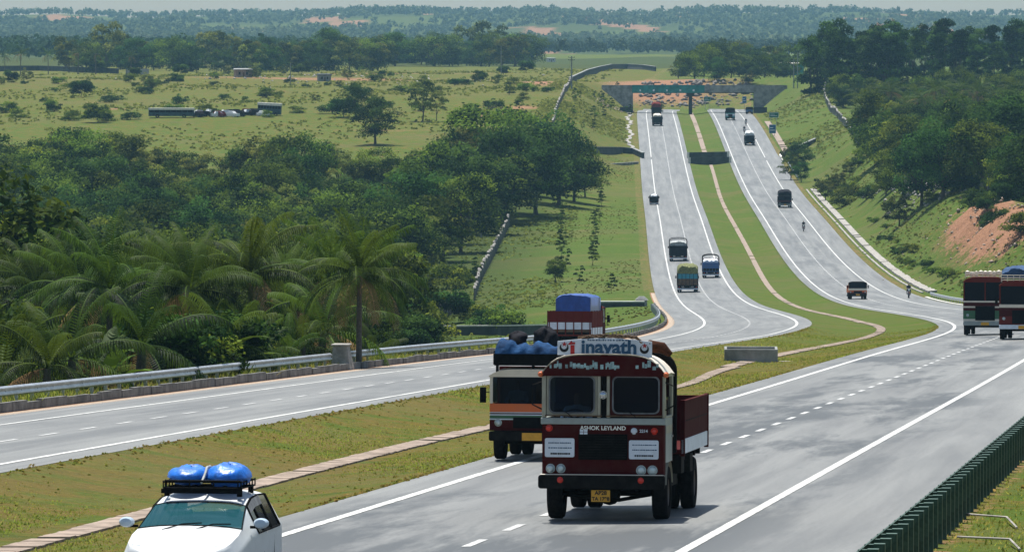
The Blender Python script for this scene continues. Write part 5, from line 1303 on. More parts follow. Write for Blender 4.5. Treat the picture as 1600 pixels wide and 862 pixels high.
t, loc, rot, dm = lorry('small dark goods carrier driving away on the edge line', 1022, 320, W=1.65, H=1.7, L=3.6, away=True, body=M_DARK, band=M_BLACK, side_h=.75, wr=.3, bumper=M_SIGN, name='goods_carrier', cat='goods carrier')
load('heap', 'white sacks on the small dark goods carrier', 'load', M_SIGN, loc, rot, -.6, .6, 1.7, 3.5, 1.2, 1.9, 'white_load', 10, .06)
t, loc, rot, dm = lorry('dark lorry driving away with a cream load under the overbridge', 1027, 197, W=2.5, H=2.5, L=6, away=True, body=M_DARK, side_h=1.4)
load('heap', 'cream load on the dark lorry nearing the overbridge', 'load', M_CREAM, loc, rot, -1., 1., 1.8, 5.8, 2.0, 3.0, 'cream_load', 11, .07)
t, loc, rot, dm = lorry('red loaded lorry driving away right under the overbridge', 1025.5, 181, W=2.5, H=2.6, L=6, away=True, body=M_DARK, side_h=1.3)
load('heap', 'brick red load on the lorry right under the overbridge', 'load', M_REDP, loc, rot, -1.25, 1.25, 1.8, 5.9, 2.0, 3.6, 'red_load', 12, .05)
lorry('small orange and cream truck coming down the opposite slope', 1341, 468, W=2.1, H=2.05, L=5, cab=M_ORANGE, roof=M_DARK, bands=[(0, .3, 3), (.3, .62, 0), (.62, 1, 4)], lip=[M_REDP, M_CREAM], body=M_ORANGE, side_h=.7, panes=1, wr=.4)
t, loc, rot, dm = lorry('dark sheeted lorry with a grey windscreen coming down the opposite slope', 1227, 325, W=2.4, H=2.2, L=6.5, cab=M_DKTARP, roof=M_DARK, bands=[(0, .5, 0), (.5, 1, 3)], lip=[M_MAROON], body=M_DARK, side_h=1.0, bumper=M_GREYP)
load('heap', 'high dark sheeted load on the lorry coming down the opposite slope', 'load', M_DKTARP, loc, rot, -1.2, 1.2, .5, 6.3, 2.1, 3.2, 'sheeted_load', 14, .04)
t, loc, rot, dm = lorry('dark lorry with a bright white load beside the two motorcycles', 1171.5, 228, W=2.3, H=2.3, L=6, cab=M_DARK, roof=M_DARK, body=M_DARK, side_h=1.2)
load('heap', 'bright white load on the dark lorry beside the two motorcycles', 'load', M_WHITEP, loc, rot, -1.05, 1.05, .6, 5.8, 2.0, 3.3, 'white_load', 15, .05)
lorry('teal lorry with a white belt just this side of the overbridge', 1141, 188, W=2.4, H=3.2, L=6.5, cab=M_TEALV, roof=M_DARK, bands=[(0, .4, 0), (.4, .8, 3), (.8, 1, 0)], lip=[M_SIGN], body=M_DARK, side_h=1.3)
lorry('low dark pickup coming out from under the overbridge', 1171, 178.5, W=1.9, H=1.9, L=4.5, cab=M_BLUEV, roof=M_DARK, body=M_DARK, side_h=.5, wr=.33, panes=1, name='pickup', cat='pickup')

# ------------------------------------------------------------ motorcycles with riders
def motorcycle(label, plabel, px, py, sc=1., tshirt=None):
    loc, rot, k = pose(px, py); t = empty('motorcycle', loc, rot, label, 'motorcycle', 'motorcycles coming down the opposite carriageway'); t.scale = (sc,) * 3
    for y in (0, 1.25):
        b = B(); b.lathe([(.30 + .045 * math.cos(R(a)), .045 * math.sin(R(a))) for a in range(0, 361, 45)], (0, y, .345), 'x', 20); wv = b.build('wheel', M_TYRE, t, smooth=True)
        b = B(); b.lathe([(0, .05), (.05, .04), (.05, -.04), (0, -.05)], (0, y, .345), 'x', 10); [b.cyl((0, y, .345), (0, y + .3 * math.cos(R(a)), .345 + .3 * math.sin(R(a))), .008, n=4) for a in range(0, 360, 45)]; b.build('rim', M_CHROME, wv)
    b = B(); b.tube([(0, .2, .85), (0, .3, .6), (0, .55, .4), (0, .85, .42), (0, 1.2, .4)], .035, 6); b.box(-.12, .12, .5, .8, .35, .6); b.tube([(.12, .5, .4), (.16, .9, .32), (.16, 1.4, .38)], .03, 6); b.build('frame', M_DARK, t)
    b = B(); b.lathe([(0, -.28), (.10, -.2), (.14, 0), (.11, .2), (0, .28)], (0, .5, .82), 'y', 12); b.build('fuel_tank', M_MAROON, t, smooth=True)
    b = B(); b.box(-.12, .12, .72, 1.35, .74, .82); b.build('saddle', M_BLACK, t, bevel=.03)
    b = B(); b.tube([(-.34, .38, 1.02), (-.2, .24, 1.04), (.2, .24, 1.04), (.34, .38, 1.02)], .014, 6); b.tube([(-.09, .22, 1.0), (-.09, .0, .36)], .022, 6); b.tube([(.09, .22, 1.0), (.09, .0, .36)], .022, 6); b.build('handlebar', M_CHROME, t)
    lamp_obj(t, 0, .88, .085, .08)
    b = B(); b.grid([[(x, .0 + .36 * math.cos(R(a)), .345 + .36 * math.sin(R(a))) for a in range(30, 160, 15)] for x in (-.06, .06)]); b.build('mudguard', M_MAROON, t, smooth=True)
    p = link_mesh('person', PERSON_RIDE); tag(p, plabel, 'person', 'motorcycle riders'); p.location = local(loc, rot, (0, .92 * sc, .83 * sc)); p.rotation_euler = rot; p.scale = (sc,) * 3
motorcycle('motorcycle riding along the crash barrier on the opposite shoulder', 'rider in dark clothes on the motorcycle by the crash barrier', 1421, 466, 1.05)
motorcycle('lone motorcycle in the middle of the opposite slope', 'rider in dark clothes on the lone motorcycle mid-slope', 1256, 362, 1.05)
motorcycle('motorcycle directly ahead of the white-loaded lorry', 'rider in dark clothes directly ahead of the white-loaded lorry', 1163, 209, 1.15)
motorcycle('motorcycle furthest up the opposite slope, behind another one', 'rider in dark clothes furthest up the opposite slope', 1165.5, 197, 1.15)

# ------------------------------------------------------------ white people carrier
def people_carrier():
    loc, rot, k = pose(272, 945)
    t = empty('people_carrier', loc, rot, 'white people carrier with blue bundles on a black roof rack', 'car'); t.scale = (.91,) * 3
    # stations along the body: y, [(halfwidth, z) from sill to roof centre]
    ST = [(-.02, [(.50, .36), (.58, .45), (.60, .60), (.52, .70), (.30, .72), (0, .725)]),
          (.10, [(.72, .26), (.78, .42), (.79, .62), (.70, .78), (.40, .815), (0, .825)]),
          (.35, [(.80, .22), (.85, .42), (.86, .66), (.78, .86), (.44, .905), (0, .92)]),
          (.80, [(.82, .20), (.88, .45), (.885, .74), (.81, .95), (.46, .995), (0, 1.01)]),
          (1.18, [(.82, .20), (.885, .48), (.89, .82), (.79, 1.02), (.46, 1.06), (0, 1.075)]),
          (1.60, [(.82, .20), (.885, .5), (.895, .9), (.745, 1.175), (.48, 1.215), (0, 1.235)]),
          (2.05, [(.82, .20), (.885, .5), (.90, .92), (.70, 1.33), (.46, 1.375), (0, 1.39)]),
          (2.50, [(.82, .20), (.885, .5), (.90, .93), (.68, 1.42), (.45, 1.475), (0, 1.49)]),
          (3.2, [(.82, .20), (.885, .5), (.90, .94), (.66, 1.45), (.44, 1.505), (0, 1.52)]),
          (4.05, [(.82, .22), (.88, .5), (.885, .95), (.64, 1.43), (.42, 1.48), (0, 1.495)]),
          (4.40, [(.80, .25), (.86, .5), (.86, .95), (.63, 1.36), (.40, 1.41), (0, 1.42)]),
          (4.58, [(.74, .32), (.80, .5), (.80, .98), (.66, 1.10), (.40, 1.12), (0, 1.13)])]
    def row(pts, y):
        r = [(x, y, z) for x, z in pts]; return [(-x, yy, z) for x, yy, z in r[:-1]] + r[::-1]
    # refine across by Catmull-Rom so the body curves
    def cr(pts, n=3):
        out = []
        for i in range(len(pts) - 1):
            p0 = pts[max(i - 1, 0)]; p1, p2 = pts[i], pts[i + 1]; p3 = pts[min(i + 2, len(pts) - 1)]
            for j in range(n):
                u = j / n; out.append(tuple(.5 * (2 * b_ + (c - a) * u + (2 * a - 5 * b_ + 4 * c - d) * u * u + (3 * b_ - a - 3 * c + d) * u ** 3) for a, b_, c, d in zip(p0, p1, p2, p3)))
        return out + [pts[-1]]
    # half section kept piecewise: sill..belt smooth, belt..rail straight, rail..centre smooth
    rows_ = []
    for y, pts in ST:
        low = cr(pts[:3], 3); mid_ = [tuple(a + (b_ - a) * q / 4 for a, b_ in zip(pts[2], pts[3])) for q in (1, 2, 3)]; top_ = cr(pts[3:], 3)
        h = low + mid_ + top_; rows_.append([(-x, y, z) for x, z in h[:-1]] + [(x, y, z) for x, z in h[::-1]])
    # open the glasshouse: skip faces where windows sit
    nh = len(low) + 3 + len(top_); n = len(rows_[0]); b = B(); b.v = [p for r in rows_ for p in r]
    lo = len(low) - 1; ra = lo + 4
    for i in range(len(rows_) - 1):
        for j in range(n - 1):
            jj = j if j < nh - 1 else n - 2 - j
            win = False
            if 4 <= i <= 5 and jj >= ra: win = True                       # windscreen
            if 6 <= i <= 8 and lo <= jj < ra: win = True                     # side glass
            if 9 < i <= 10 and jj >= ra and i == 10: win = True
            if not win: b.f.append((i * n + j, i * n + j + 1, (i + 1) * n + j + 1, (i + 1) * n + j)); b.m.append(0)
    b.f.append(tuple(range(n))); b.m.append(0); b.f.append(tuple(range((len(rows_) - 1) * n, len(rows_) * n))[::-1]); b.m.append(0)
    b.build('body', M_WHITEP, t, smooth=True, angle=42)
    def patch(i0, i1, j0, j1, name, m, inset=0., flip=False):
        q = B(); q.grid([[rows_[i][j] for j in range(j0, j1 + 1)] for i in range(i0, i1 + 1)]); o = q.build(name, m, t, smooth=True, angle=60); return o
    patch(4, 6, ra, n - 1 - ra, 'windscreen', M_GLASSC)
    # black gasket strips round the windscreen
    b = B(); b.tube([rows_[4][j] for j in range(ra, n - ra)], .016, 6); b.tube([(p[0], p[1], p[2] + .002) for p in [rows_[6][j] for j in range(ra, n - ra)]], .010, 6)
    for j in (ra, n - 1 - ra): b.tube([rows_[4][j], rows_[5][j], rows_[6][j]], .011, 6)
    b.build('windscreen_gasket', M_BLACK, t)
    for j0, j1, sgn in ((lo, ra, -1), (n - 1 - ra, n - 1 - lo, 1)):
        patch(6, 7, j0, j1, 'quarter_window', M_CARGLASSD); patch(8, 9, j0, j1, 'rear_side_window', M_CARGLASSD)
        patch(7, 8, j0, j1, 'side_window', M_CARGLASSD)  # dark pane also fills the open window, standing in for shade inside
        b = B()
        for i in (6, 7, 8, 9): b.tube([rows_[i][j] for j in range(j0, j1 + 1)], .022, 5)
        for j in (j0, j1): b.tube([rows_[i][j] for i in range(6, 10)], .016, 5)
        b.build('window_trim', M_BLACK, t)
        # open driver's window shows a weather shield
        q = B(); q.grid([[Vector(rows_[i][j]) + Vector((sgn * .03, 0, 0)) for j in ((j1 - 1, j1) if sgn < 0 else (j0, j0 + 1))] for i in (6, 7, 8)]); q.build('weather_shield', M_RUBBERG, t)
        b = B(); xm = sgn * 1.03; b.lathe([(0, -.10), (.07, -.085), (.095, -.02), (.09, .04), (0, .06)], (0, 0, 0), 'y', 16); b.xform(Matrix.Translation((xm, 1.52, 1.10)) @ Matrix.Diagonal((1.25, 1.1, .85, 1))); mr = b.build('door_mirror', M_BLUEGREY, t, smooth=True)
        b = B(); b.box(min(sgn * .86, xm), max(sgn * .86, xm), 1.50, 1.56, 1.02, 1.06); b.build('mirror_arm', M_BLACK, mr)
        b = B(); b.box(sgn * .888 - .012, sgn * .888 + .018, 2.75, 2.95, .90, .935); b.build('door_handle', M_CHROME, t, bevel=.008)
        for y in (1.62, 2.62, 3.55): b = B(); b.box(sgn * .889 - .01, sgn * .889 + .004, y - .006, y + .006, .5, .90); b.build('door_gap', M_BLACK, t)
        b = B(); b.box(sgn * .885 - .015, sgn * .885 + .02, 1.2, 3.9, .48, .53); b.build('rubbing_strip', M_GREYP, t, bevel=.006)
        # headlight wraps the corner
        q = B(); q.grid([[(sgn * .55, .055, .70), (sgn * .70, .10, .66), (sgn * .80, .30, .64)], [(sgn * .56, .16, .83), (sgn * .70, .22, .83), (sgn * .80, .40, .80)]]); q.build('headlight', M_LAMP, t, smooth=True)
    for x in (-.76, .76):
        for y in (.92, 3.62):
            wheel_obj(t, x, y, .31, .2, rim=M_CHROME)
    b = B(); b.prism(rrect(-.40, .40, .50, .64, .04, 3), -.05, .02, 'y'); b.build('grille', M_BLACK, t); b = B(); b.box(-.26, .26, -.075, -.06, .30, .41); b.build('number_plate', M_SIGN, t)
    b = B(); b.tube([(-.38, .93, 1.02), (-.1, 1.12, 1.10), (.18, 1.19, 1.115)], .01, 5); b.tube([(.12, .98, 1.03), (.36, 1.13, 1.10), (.62, 1.20, 1.10)], .01, 5); b.build('wiper', M_BLACK, t)
    # inside
    b = B(); b.box(-.74, .74, 1.30, 1.85, .85, 1.03); b.build('dashboard', M_GREYP, t, bevel=.04)
    b = B()
    for x in (-.38, .38): b.box(x - .24, x + .24, 2.3, 2.78, .35, .52); b.box(x - .23, x + .23, 2.76, 2.9, .45, 1.06); b.box(x - .12, x + .12, 2.8, 2.89, 1.08, 1.24)
    b.box(-.7, .7, 3.5, 3.65, .5, 1.08); b.build('seat', M_SEAT, t, bevel=.04)
    b = B(); b.lathe([(.17, -.012), (.185, 0), (.17, .012)], (0, 0, 0), 'z', 20); b.tube([(-.17, 0, 0), (.17, 0, 0)], .02, 5); b.xform(Matrix.Translation((-.38, 2.05, .92)) @ Matrix.Rotation(R(60), 4, 'X')); b.build('steering_wheel', M_BLACK, t)
    p = tag(link_mesh('person', PERSON_DRIVE), 'driver sitting at the wheel of the white people carrier', 'person'); p.location = local(loc, rot, (-.38 * .91, 2.55 * .91, .50 * .91)); p.rotation_euler = rot; p.scale = (.86,) * 3
    # roof rack
    b = B(); zr = 1.53
    for z in (zr + .06, zr + .15): b.tube([(-.56, 2.15, z), (.56, 2.15, z), (.60, 2.2, z), (.60, 3.45, z), (-.60, 3.45, z), (-.60, 2.2, z), (-.56, 2.15, z)], .012, 6)
    b.tube([(-.56, 2.12, zr + .17), (.60, 2.12, zr + .17)], .018, 6)
    for y in np.linspace(2.2, 3.45, 6): b.tube([(-.60, y, zr + .06), (.60, y, zr + .06)], .014, 5)
    for x in np.linspace(-.56, .56, 4): b.cyl((x, 2.15, zr + .05), (x, 2.15, zr + .19), .012, n=5)
    for y in np.linspace(2.2, 3.45, 6):
        for x in (-.60, .60): b.cyl((x, y, zr + .05), (x, y, zr + .17), .012, n=5)
    for x in (-.56, .56):
        for y in (2.3, 3.3): b.box(x - .035, x + .035, y - .05, y + .05, zr - .07, zr + .06)
    b.box(-.62, .62, 2.12, 2.16, zr - .02, zr + .05)
    b.build('roof_rack', M_BLACK, t)
    for sx, lb, sd in ((-1, 'blue plastic bundle on the people carrier rack, the flatter one on the driver side', 3), (1, 'blue plastic bundle on the people carrier rack, the rounder creased one', 5)):
        rg = random.Random(sd); b = B(); rr_ = []
        for i in range(17):
            th = PI * i / 16
            rr_.append([((sx * .30 + .35 * math.sin(th) ** .7 * math.cos(p_) * (1 + rg.uniform(-.03, .03))), 2.85 + .55 * math.sin(th) ** .7 * math.sin(p_), zr + .20 + (.20 if sx > 0 else .165) * math.cos(th) * (1.0 + .12 * math.sin(3 * p_ + i * .7) + .07 * math.sin(7 * p_ - i) + rg.uniform(-.05, .05)) - (0 if i < 9 else -.06)) for p_ in [2 * PI * j / 24 for j in range(24)]])
        b.grid(rr_, 0, closed=True); o = b.build('plastic_bundle', M_BAG, None, smooth=True, angle=80); o.location = loc; o.rotation_euler = rot; o.scale = (.91,) * 3; tag(o, lb, 'bundle', 'blue bundles on the roof rack')
    b = B(); b.tube([(.0, 2.14, zr + .14), (.01, 2.4, zr + .27), (.0, 2.6, zr + .36), (0, 2.9, zr + .36), (-.01, 3.2, zr + .30), (0, 3.42, zr + .14)], .02, 6); o = b.build('strap', M_GREYTARP, None); o.location = loc; o.rotation_euler = rot; o.scale = (.91,) * 3; tag(o, 'grey strap tied between the two blue bundles on the car', 'strap')
M_BLUEGREY = paint('bluish_white_mirror_shell', (.42, .52, .62), .3, .1, .6, .05)
M_BAG = mat('shiny_blue_plastic', (.008, .14, .55), .42, var=.35, scale=6, bump=.7, bscale=5, spec=.45)
people_carrier()
# ------------------------------------------------------------ crash barriers
def barrier(label, s0, s1, uf, step, m, name='crash_barrier', h=.72, face=1, group='crash barriers', post=(.10, .14), spacer=True, rail_h=.31, maxposts=100):
    """W-beam on posts; uf gives the lateral offset of the beam, face the side the beam shows to"""
    t = empty(name, P((s0 + s1) / 2, uf((s0 + s1) / 2)), (0, 0, 0), label, 'crash barrier', group); o0 = Vector(t.location)
    prof = [(0, 0), (.035, .03), (.075, .05), (.075, .10), (.02, .145), (.02, .165), (.075, .21), (.075, .26), (.035, .28), (0, .31)]
    rows_ = []
    ss = np.arange(s0, s1 + .01, 2. if s1 - s0 < 250 else 4.)
    for s in ss:
        rows_.append([Vector(P(s, uf(s) + face * dx, h - rail_h + z)) - o0 for dx, z in prof] + [Vector(P(s, uf(s) + face * (dx - .012), h - rail_h + z)) - o0 for dx, z in prof[::-1]])
    b = B(); b.grid(rows_, closed=True); b.build('rail', m, t, smooth=True, angle=60)
    n = 0; s = s0 + .3; idx = []
    while s < s1 and n < maxposts:
        p = Vector(P(s, uf(s) - face * .16)) - o0; psi = float(np.interp(s, TS, TPSI))
        b = B(); b.box(-post[0] / 2, post[0] / 2, -post[1] / 2, post[1] / 2, -.4, h - .02); 
        if spacer: b.box(-.02 if face > 0 else -.20, .20 if face > 0 else .02, -.05, .05, h - rail_h + .02, h - .03)
        q = b.build('post', m, t); q.location = p; q.rotation_euler = (0, 0, -psi); n += 1; s += step
    return t
off = lambda side, e: off_out(side, e)
barrier('long steel crash barrier between the stone kerb and the palms', -14, 186, off(-1, 1.25), 2.4, M_GALV)
barrier('steel crash barrier curving round behind the blue-sheeted lorry', 190, 560, off(-1, 1.3), 4.0, M_GALV)
barrier('green-backed crash barrier with close-set posts at the near corner', 12, 84, off(1, .45), 1.3, M_GREENP, face=-1, post=(.15, .16), rail_h=.33, h=.78)
barrier('crash barrier on the outside of the bend beyond the pair of lorries', 300, 625, off(1, .55), 4.0, M_GALV, face=-1)
barrier('short barrier beside the culvert on the opposite carriageway', 1130, 1216, off(1, 1.0), 4., M_GALV, face=-1)
for s0, s1, uf, h in ((300, 628, off(1, .25), .12),):
    b = B(); s = s0
    while s < s1:
        q = [P(s, uf(s) - .15), P(s, uf(s) + .15), P(s + 3.9, uf(s + 3.9) + .15), P(s + 3.9, uf(s + 3.9) - .15)]; b.hexa([(p[0], p[1], p[2] - .2) for p in q] + [(p[0], p[1], p[2] + h) for p in q]); s += 4
    tag(b.build('kerb', M_CONCW), kind='structure')
# concrete end block between the two barriers
sE = 187.6; p = P(sE, off(-1, 1.0)(sE)); psi = float(np.interp(sE, TS, TPSI))
t = empty('barrier_end_block', p, (0, 0, -psi), 'pale concrete block where two crash barriers meet', 'concrete block')
b = B(); b.hexa([(-.45, -.35, -.3), (.45, -.35, -.3), (.45, .9, -.3), (-.45, .9, -.3), (-.35, -.25, 1.0), (.25, -.25, 1.0), (.25, .5, 1.0), (-.35, .5, 1.0)]); b.build('block', M_STONE, t, bevel=.04); b = B(); b.box(-.42, .32, -.32, .57, 1.0, 1.08); b.build('cap', M_STONE, t, bevel=.03)

# ------------------------------------------------------------ stone slab fences
def slab_fence(label, pts, step, h, w_, seed, m=None, top=None, gap=.0, nmax=100):
    """upright split stone slabs in a row along image points (column, row) on the ground"""
    r = random.Random(seed); W = [Vector(hit(*p)) if len(p) == 2 else Vector(col_at(p[0], p[1])) for p in pts]; d = [0]
    for i in range(1, len(W)): d.append(d[-1] + (W[i] - W[i - 1]).length)
    t = empty('slab_fence', W[0], (0, 0, 0), label, 'stone fence', 'fences of stone slabs'); o0 = Vector(t.location); s = 0; n = 0
    while s < d[-1] and n < nmax:
        x = float(np.interp(s, d, [p.x for p in W])); y = float(np.interp(s, d, [p.y for p in W])); z = gz(x, y)
        x2 = float(np.interp(s + .1, d, [p.x for p in W])); y2 = float(np.interp(s + .1, d, [p.y for p in W])); a = math.atan2(y2 - y, x2 - x)
        if r.random() > gap:
            ww = w_ * r.uniform(.8, 1.15); hh = h * r.uniform(.82, 1.12); q = r.uniform(-.05, .05)
            b = B(); b.hexa([(-ww / 2, -.09, -.4), (ww / 2, -.09, -.4), (ww / 2, .09, -.4), (-ww / 2, .09, -.4), (-ww * .46 + q, -.07, hh), (ww * .4 + q, -.07, hh - r.uniform(0, .1)), (ww * .4 + q, .08, hh - r.uniform(0, .1)), (-ww * .46 + q, .08, hh)])
            o = b.build('slab', m or M_STONED, t); o.location = Vector((x, y, z)) - o0; o.rotation_euler = (r.uniform(-.06, .06), r.uniform(-.06, .06), a)
            if top:
                b = B(); b.hexa([(-ww / 2 - .05, -.2, hh - .02), (ww / 2, -.2, hh - .02), (ww / 2, .2, hh - .02), (-ww / 2 - .05, .2, hh - .02), (-ww * .4, -.15, hh + .2), (ww * .4, -.15, hh + .17), (ww * .4, .15, hh + .2), (-ww * .4, .15, hh + .17)]); c = b.build('cap_stone', M_STONE, o)
        s += step * r.uniform(.9, 1.15); n += 1
    return t
slab_fence('short stretch of tall capped stone slabs near the culvert wall', [(682, 507), (690, 501), (698, 495), (708, 489), (716, 484)], 1.25, 1.9, .9, 1, top=True)
slab_fence('broken line of stone slabs climbing from the bushes to the dark trees', [(741, 470), (749, 446), (757, 428), (768, 408), (778, 388), (790, 366), (797, 350)], 4.4, 2.0, 1.4, 2, top=True)
slab_fence('far line of stone slabs along the edge of the field', [(864, 199), (868, 182), (873, 168), (880, 152), (888, 138), (894, 131)], 5.5, 1.7, 2.2, 3, top=True)
slab_fence('line of stone slabs down the hillside beside the palm grove', [(1290, 139), (1287, 152), (1295, 172), (1310, 186), (1325, 203), (1336, 220), (1343, 234)], 5.2, 1.7, 2.4, 4, top=True)
slab_fence('stone slabs standing on top of the red cutting', [(1482, 292), (1495, 290), (1512, 288), (1530, 290), (1545, 296), (1560, 304)], .75, 1.9, .62, 5, top=True)
slab_fence('low pale slabs under the slope wood', [(1384, 292), (1396, 290), (1410, 290), (1424, 291)], .8, 1.3, .6, 6, top=True)
# curved dark retaining wall by the far fence and its approach
def wall_line(name, label, pts, h0, h1, th, m, cap=None, cat='wall', fx=None):
    W = [Vector(hit(*p)) if len(p) == 2 else Vector(p) for p in pts]; t = empty(name, W[0], (0, 0, 0), label, cat); o0 = Vector(t.location); b = B(); c = B()
    for i in range(len(W) - 1):
        a, e = W[i] - o0, W[i + 1] - o0; n = Vector((-(e - a).y, (e - a).x, 0)).normalized() * th / 2
        for bb, z0, z1, k in ((b, h0, h1, 1), (c, h1, h1 + .14, 1.35)): bb.hexa([a - n * k + Vector((0, 0, z0)), e - n * k + Vector((0, 0, z0)), e + n * k + Vector((0, 0, z0)), a + n * k + Vector((0, 0, z0)), a - n * k + Vector((0, 0, z1)), e - n * k + Vector((0, 0, z1)), e + n * k + Vector((0, 0, z1)), a + n * k + Vector((0, 0, z1))])
    b.build('wall_face', m, t)
    if cap: c.build('coping', cap, t)
    return t
wall_line('approach_wall', 'long dark curving wall above the far cutting', [(890, 131), (902, 125), (918, 118), (936, 112), (955, 108), (980, 107), (1005, 109), (1024, 112)], -.5, 1.6, .5, M_CONCD, M_CONC)
# culvert walls left of the receding carriageway
def lateral(s, e): u = off_out(-1, e)(s); x, y, z = P(s, u); return (x, y)
def side_wall(label, s, e0, e1, ztop, drop, m=M_CONCD, cap=M_CONCW, th=.5, e1s=0):
    a = P(s, off_out(-1, e0)(s)); c = P(s + e1s, off_out(-1, e1)(s + e1s)); zt = a[2] + ztop
    t = empty('culvert_wall', (a[0], a[1], zt), (0, 0, 0), label, 'wall', 'culvert walls'); d = Vector((c[0] - a[0], c[1] - a[1], 0)); n = Vector((-d.y, d.x, 0)).normalized() * th / 2
    b = B(); z = Vector((0, 0, 1)); b.hexa([-n - z * drop, d - n - z * drop, d + n - z * drop, n - z * drop, -n, d - n, d + n, n]); b.build('wall_face', m, t)
    b = B(); n *= 1.25; b.hexa([-n, d - n, d + n, n, -n + z * .16, d - n + z * .16, d + n + z * .16, n + z * .16]); b.build('coping', cap, t)
side_wall('culvert wall with a pale top, close against the curving barrier', 590, 1.9, 6.8, .45, 2.6)
wall_line('culvert_wall', 'long low culvert wall with a pale top, running out towards the slab fence', [(688, 523), (775, 523), (862, 522)], -.6, .85, .5, M_CONCD, M_CONCW)
b = B(); x, y, z = P(592, off_out(-1, 2.2)(592)); b.box(-.6, .6, -.5, .5, -1.5, .7); b.hexa([(-.75, -.6, .7), (.75, -.6, .7), (.75, .6, .7), (-.75, .6, .7), (-.3, -.2, 1.1), (.3, -.2, 1.1), (.3, .2, 1.1), (-.3, .2, 1.1)]); o = b.build('concrete_pillar', M_CONC, None); o.location = (x, y, z); tag(o, 'squat concrete pillar with a pointed top at the culvert by the road', 'pillar')
wall_line('culvert_wall', 'long dark culvert wall running left from the receding carriageway on the far slope', [(888, 238), (930, 239), (972, 239), (990, 241), (1005, 248)], -.5, 1.2, .5, M_CONCD, M_CONC)
side_wall('lower broken culvert wall left of the far slope', 1206, .6, 10, .3, 2.2, M_CONC, M_CONC, e1s=-30)
# parapets of the gap between the carriageways
for s, lb in ((1232, 'upper'), (1208, 'lower')):
    md = float(np.interp(s, BK, MD_)); a = P(s, -(3.0 + md)); c = P(s, 3.0 + md); t = empty('median_parapet', a, (0, 0, 0), f'{lb} shade-painted concrete parapet across the central reserve on the far slope', 'parapet', 'parapets across the central reserve')
    d = Vector(c) - Vector(a); n = Vector((-d.y, d.x, 0)).normalized() * .2; z = Vector((0, 0, 1)); b = B(); b.hexa([-n - z, d - n - z, d + n - z, n - z, -n + z * 1.25, d - n + z * 1.25, d + n + z * 1.25, n + z * 1.25]); b.build('parapet_wall', M_CONCD, t)  # wall colour darkened to hold the shade on the front face
    b = B()
    for q in (Vector((0, 0, 0)), d): b.hexa([q + Vector(v) for v in ((-.25, -.5, -.5), (.25, -.5, -.5), (.25, 6, -.4), (-.25, 6, -.4), (-.25, -.5, 1.3), (.25, -.5, 1.3), (.25, 6, .7), (-.25, 6, .7))])
    b.build('wing_wall', M_CONCW, t)
for e, lb in ((.55, 'right'),):
    for s0, s1 in ((1205, 1232),):
        a = P(s0, off_out(1, .1)(s0)); c = P(s1, off_out(1, .1)(s1)); wall_line('roadside_parapet', 'pale low parapet at the outer edge of the opposite carriageway', [a, c], -.3, .8, .35, M_CONCW, None, 'parapet')
wall_line('culvert_wall', 'dark culvert wall stepping up right of the opposite carriageway', [P(1234, off_out(1, .4)(1234)), P(1262, off_out(1, 9)(1262))], -.8, .7, .4, M_CONCD, M_CONC)
# concrete drain box in the central reserve
x, y, z = hit(1174, 566); t = empty('drain_box', (x, y, z - .12), (0, 0, R(-2)), 'grey concrete drain box standing on the grassy central reserve', 'drain box')
b = B(); b.box(-1.2, 1.2, -.45, -.33, -.2, .72); b.box(-1.2, 1.2, 1.8, 1.92, -.2, .72); b.box(-1.2, -1.08, -.329, 1.799, -.2, .72); b.box(1.08, 1.2, -.329, 1.799, -.2, .72); b.build('box_wall', M_CONC, t, bevel=.02)
b = B(); b.box(-2.6, -1.21, -.25, .1, -.1, .17); b.box(1.21, 2.9, -.25, .1, -.1, .17); b.build('apron', M_STONE, t)

# ------------------------------------------------------------ overbridge
sB = 1512
xc, yc, zc, psiB, *_r = rd(sB); zc = float(zc)
t = empty('overbridge', (float(xc), float(yc), zc), (0, 0, -float(psiB)), 'flat concrete road overbridge with a teal painted parapet and one slender pier', 'bridge')
W1, W2 = -16.2, 16.6; zd = 5.3
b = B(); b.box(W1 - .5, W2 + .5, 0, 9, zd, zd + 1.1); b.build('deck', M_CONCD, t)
for y, tl in ((-.25, True), (8.9, False)):
    b = B(); b.box(W1 - 8.5, W2 + 9, y, y + .3, zd + 1.102, zd + 2.1, 0); b.box(W1 - .2, 3.2, y - .06, y - .003, zd + .05, zd + 2.15, 1 if tl else 0); b.box(3.21, W2 + .5, y - .04, y - .003, zd + .2, zd + 2.05, 0); b.build('parapet', [M_CONCB if False else M_CONC, M_TEAL], t)
    if tl:
        b = B(); rg = random.Random(3)
        for i in range(5): x = W1 + 1.8 + i * 3.6; b.box(x, x + rg.uniform(.3, .6), y - .075, y - .062, zd + .5, zd + 1.0)
        b.build('painted_motifs', M_SIGN, t)
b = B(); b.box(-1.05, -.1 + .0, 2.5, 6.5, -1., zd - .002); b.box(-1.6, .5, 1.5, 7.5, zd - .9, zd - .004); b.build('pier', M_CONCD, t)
for x0, sg in ((W1, -1), (W2, 1)):
    b = B(); b.prism([(x0, -1.5), (x0, zd + 1.1), (x0 + sg * 8.5, zd + 1.1), (x0 + sg * 5.5, zd - 1.2), (x0 + sg * 2.2, 1.2), (x0 + sg * 2.2, -1.5)], -.2, .5, 'y', 0); b.box(min(x0, x0 + sg * 1), max(x0, x0 + sg * 1), .502, 8.8, -1.5, zd - .003, 1); b.box(min(x0 + sg * .002, x0 + sg * 3.5), max(x0 + sg * .002, x0 + sg * 3.5), -1.2, -.202, -1.5, 1.5, 1); b.build('abutment', [M_CONC, M_CONCD], t)
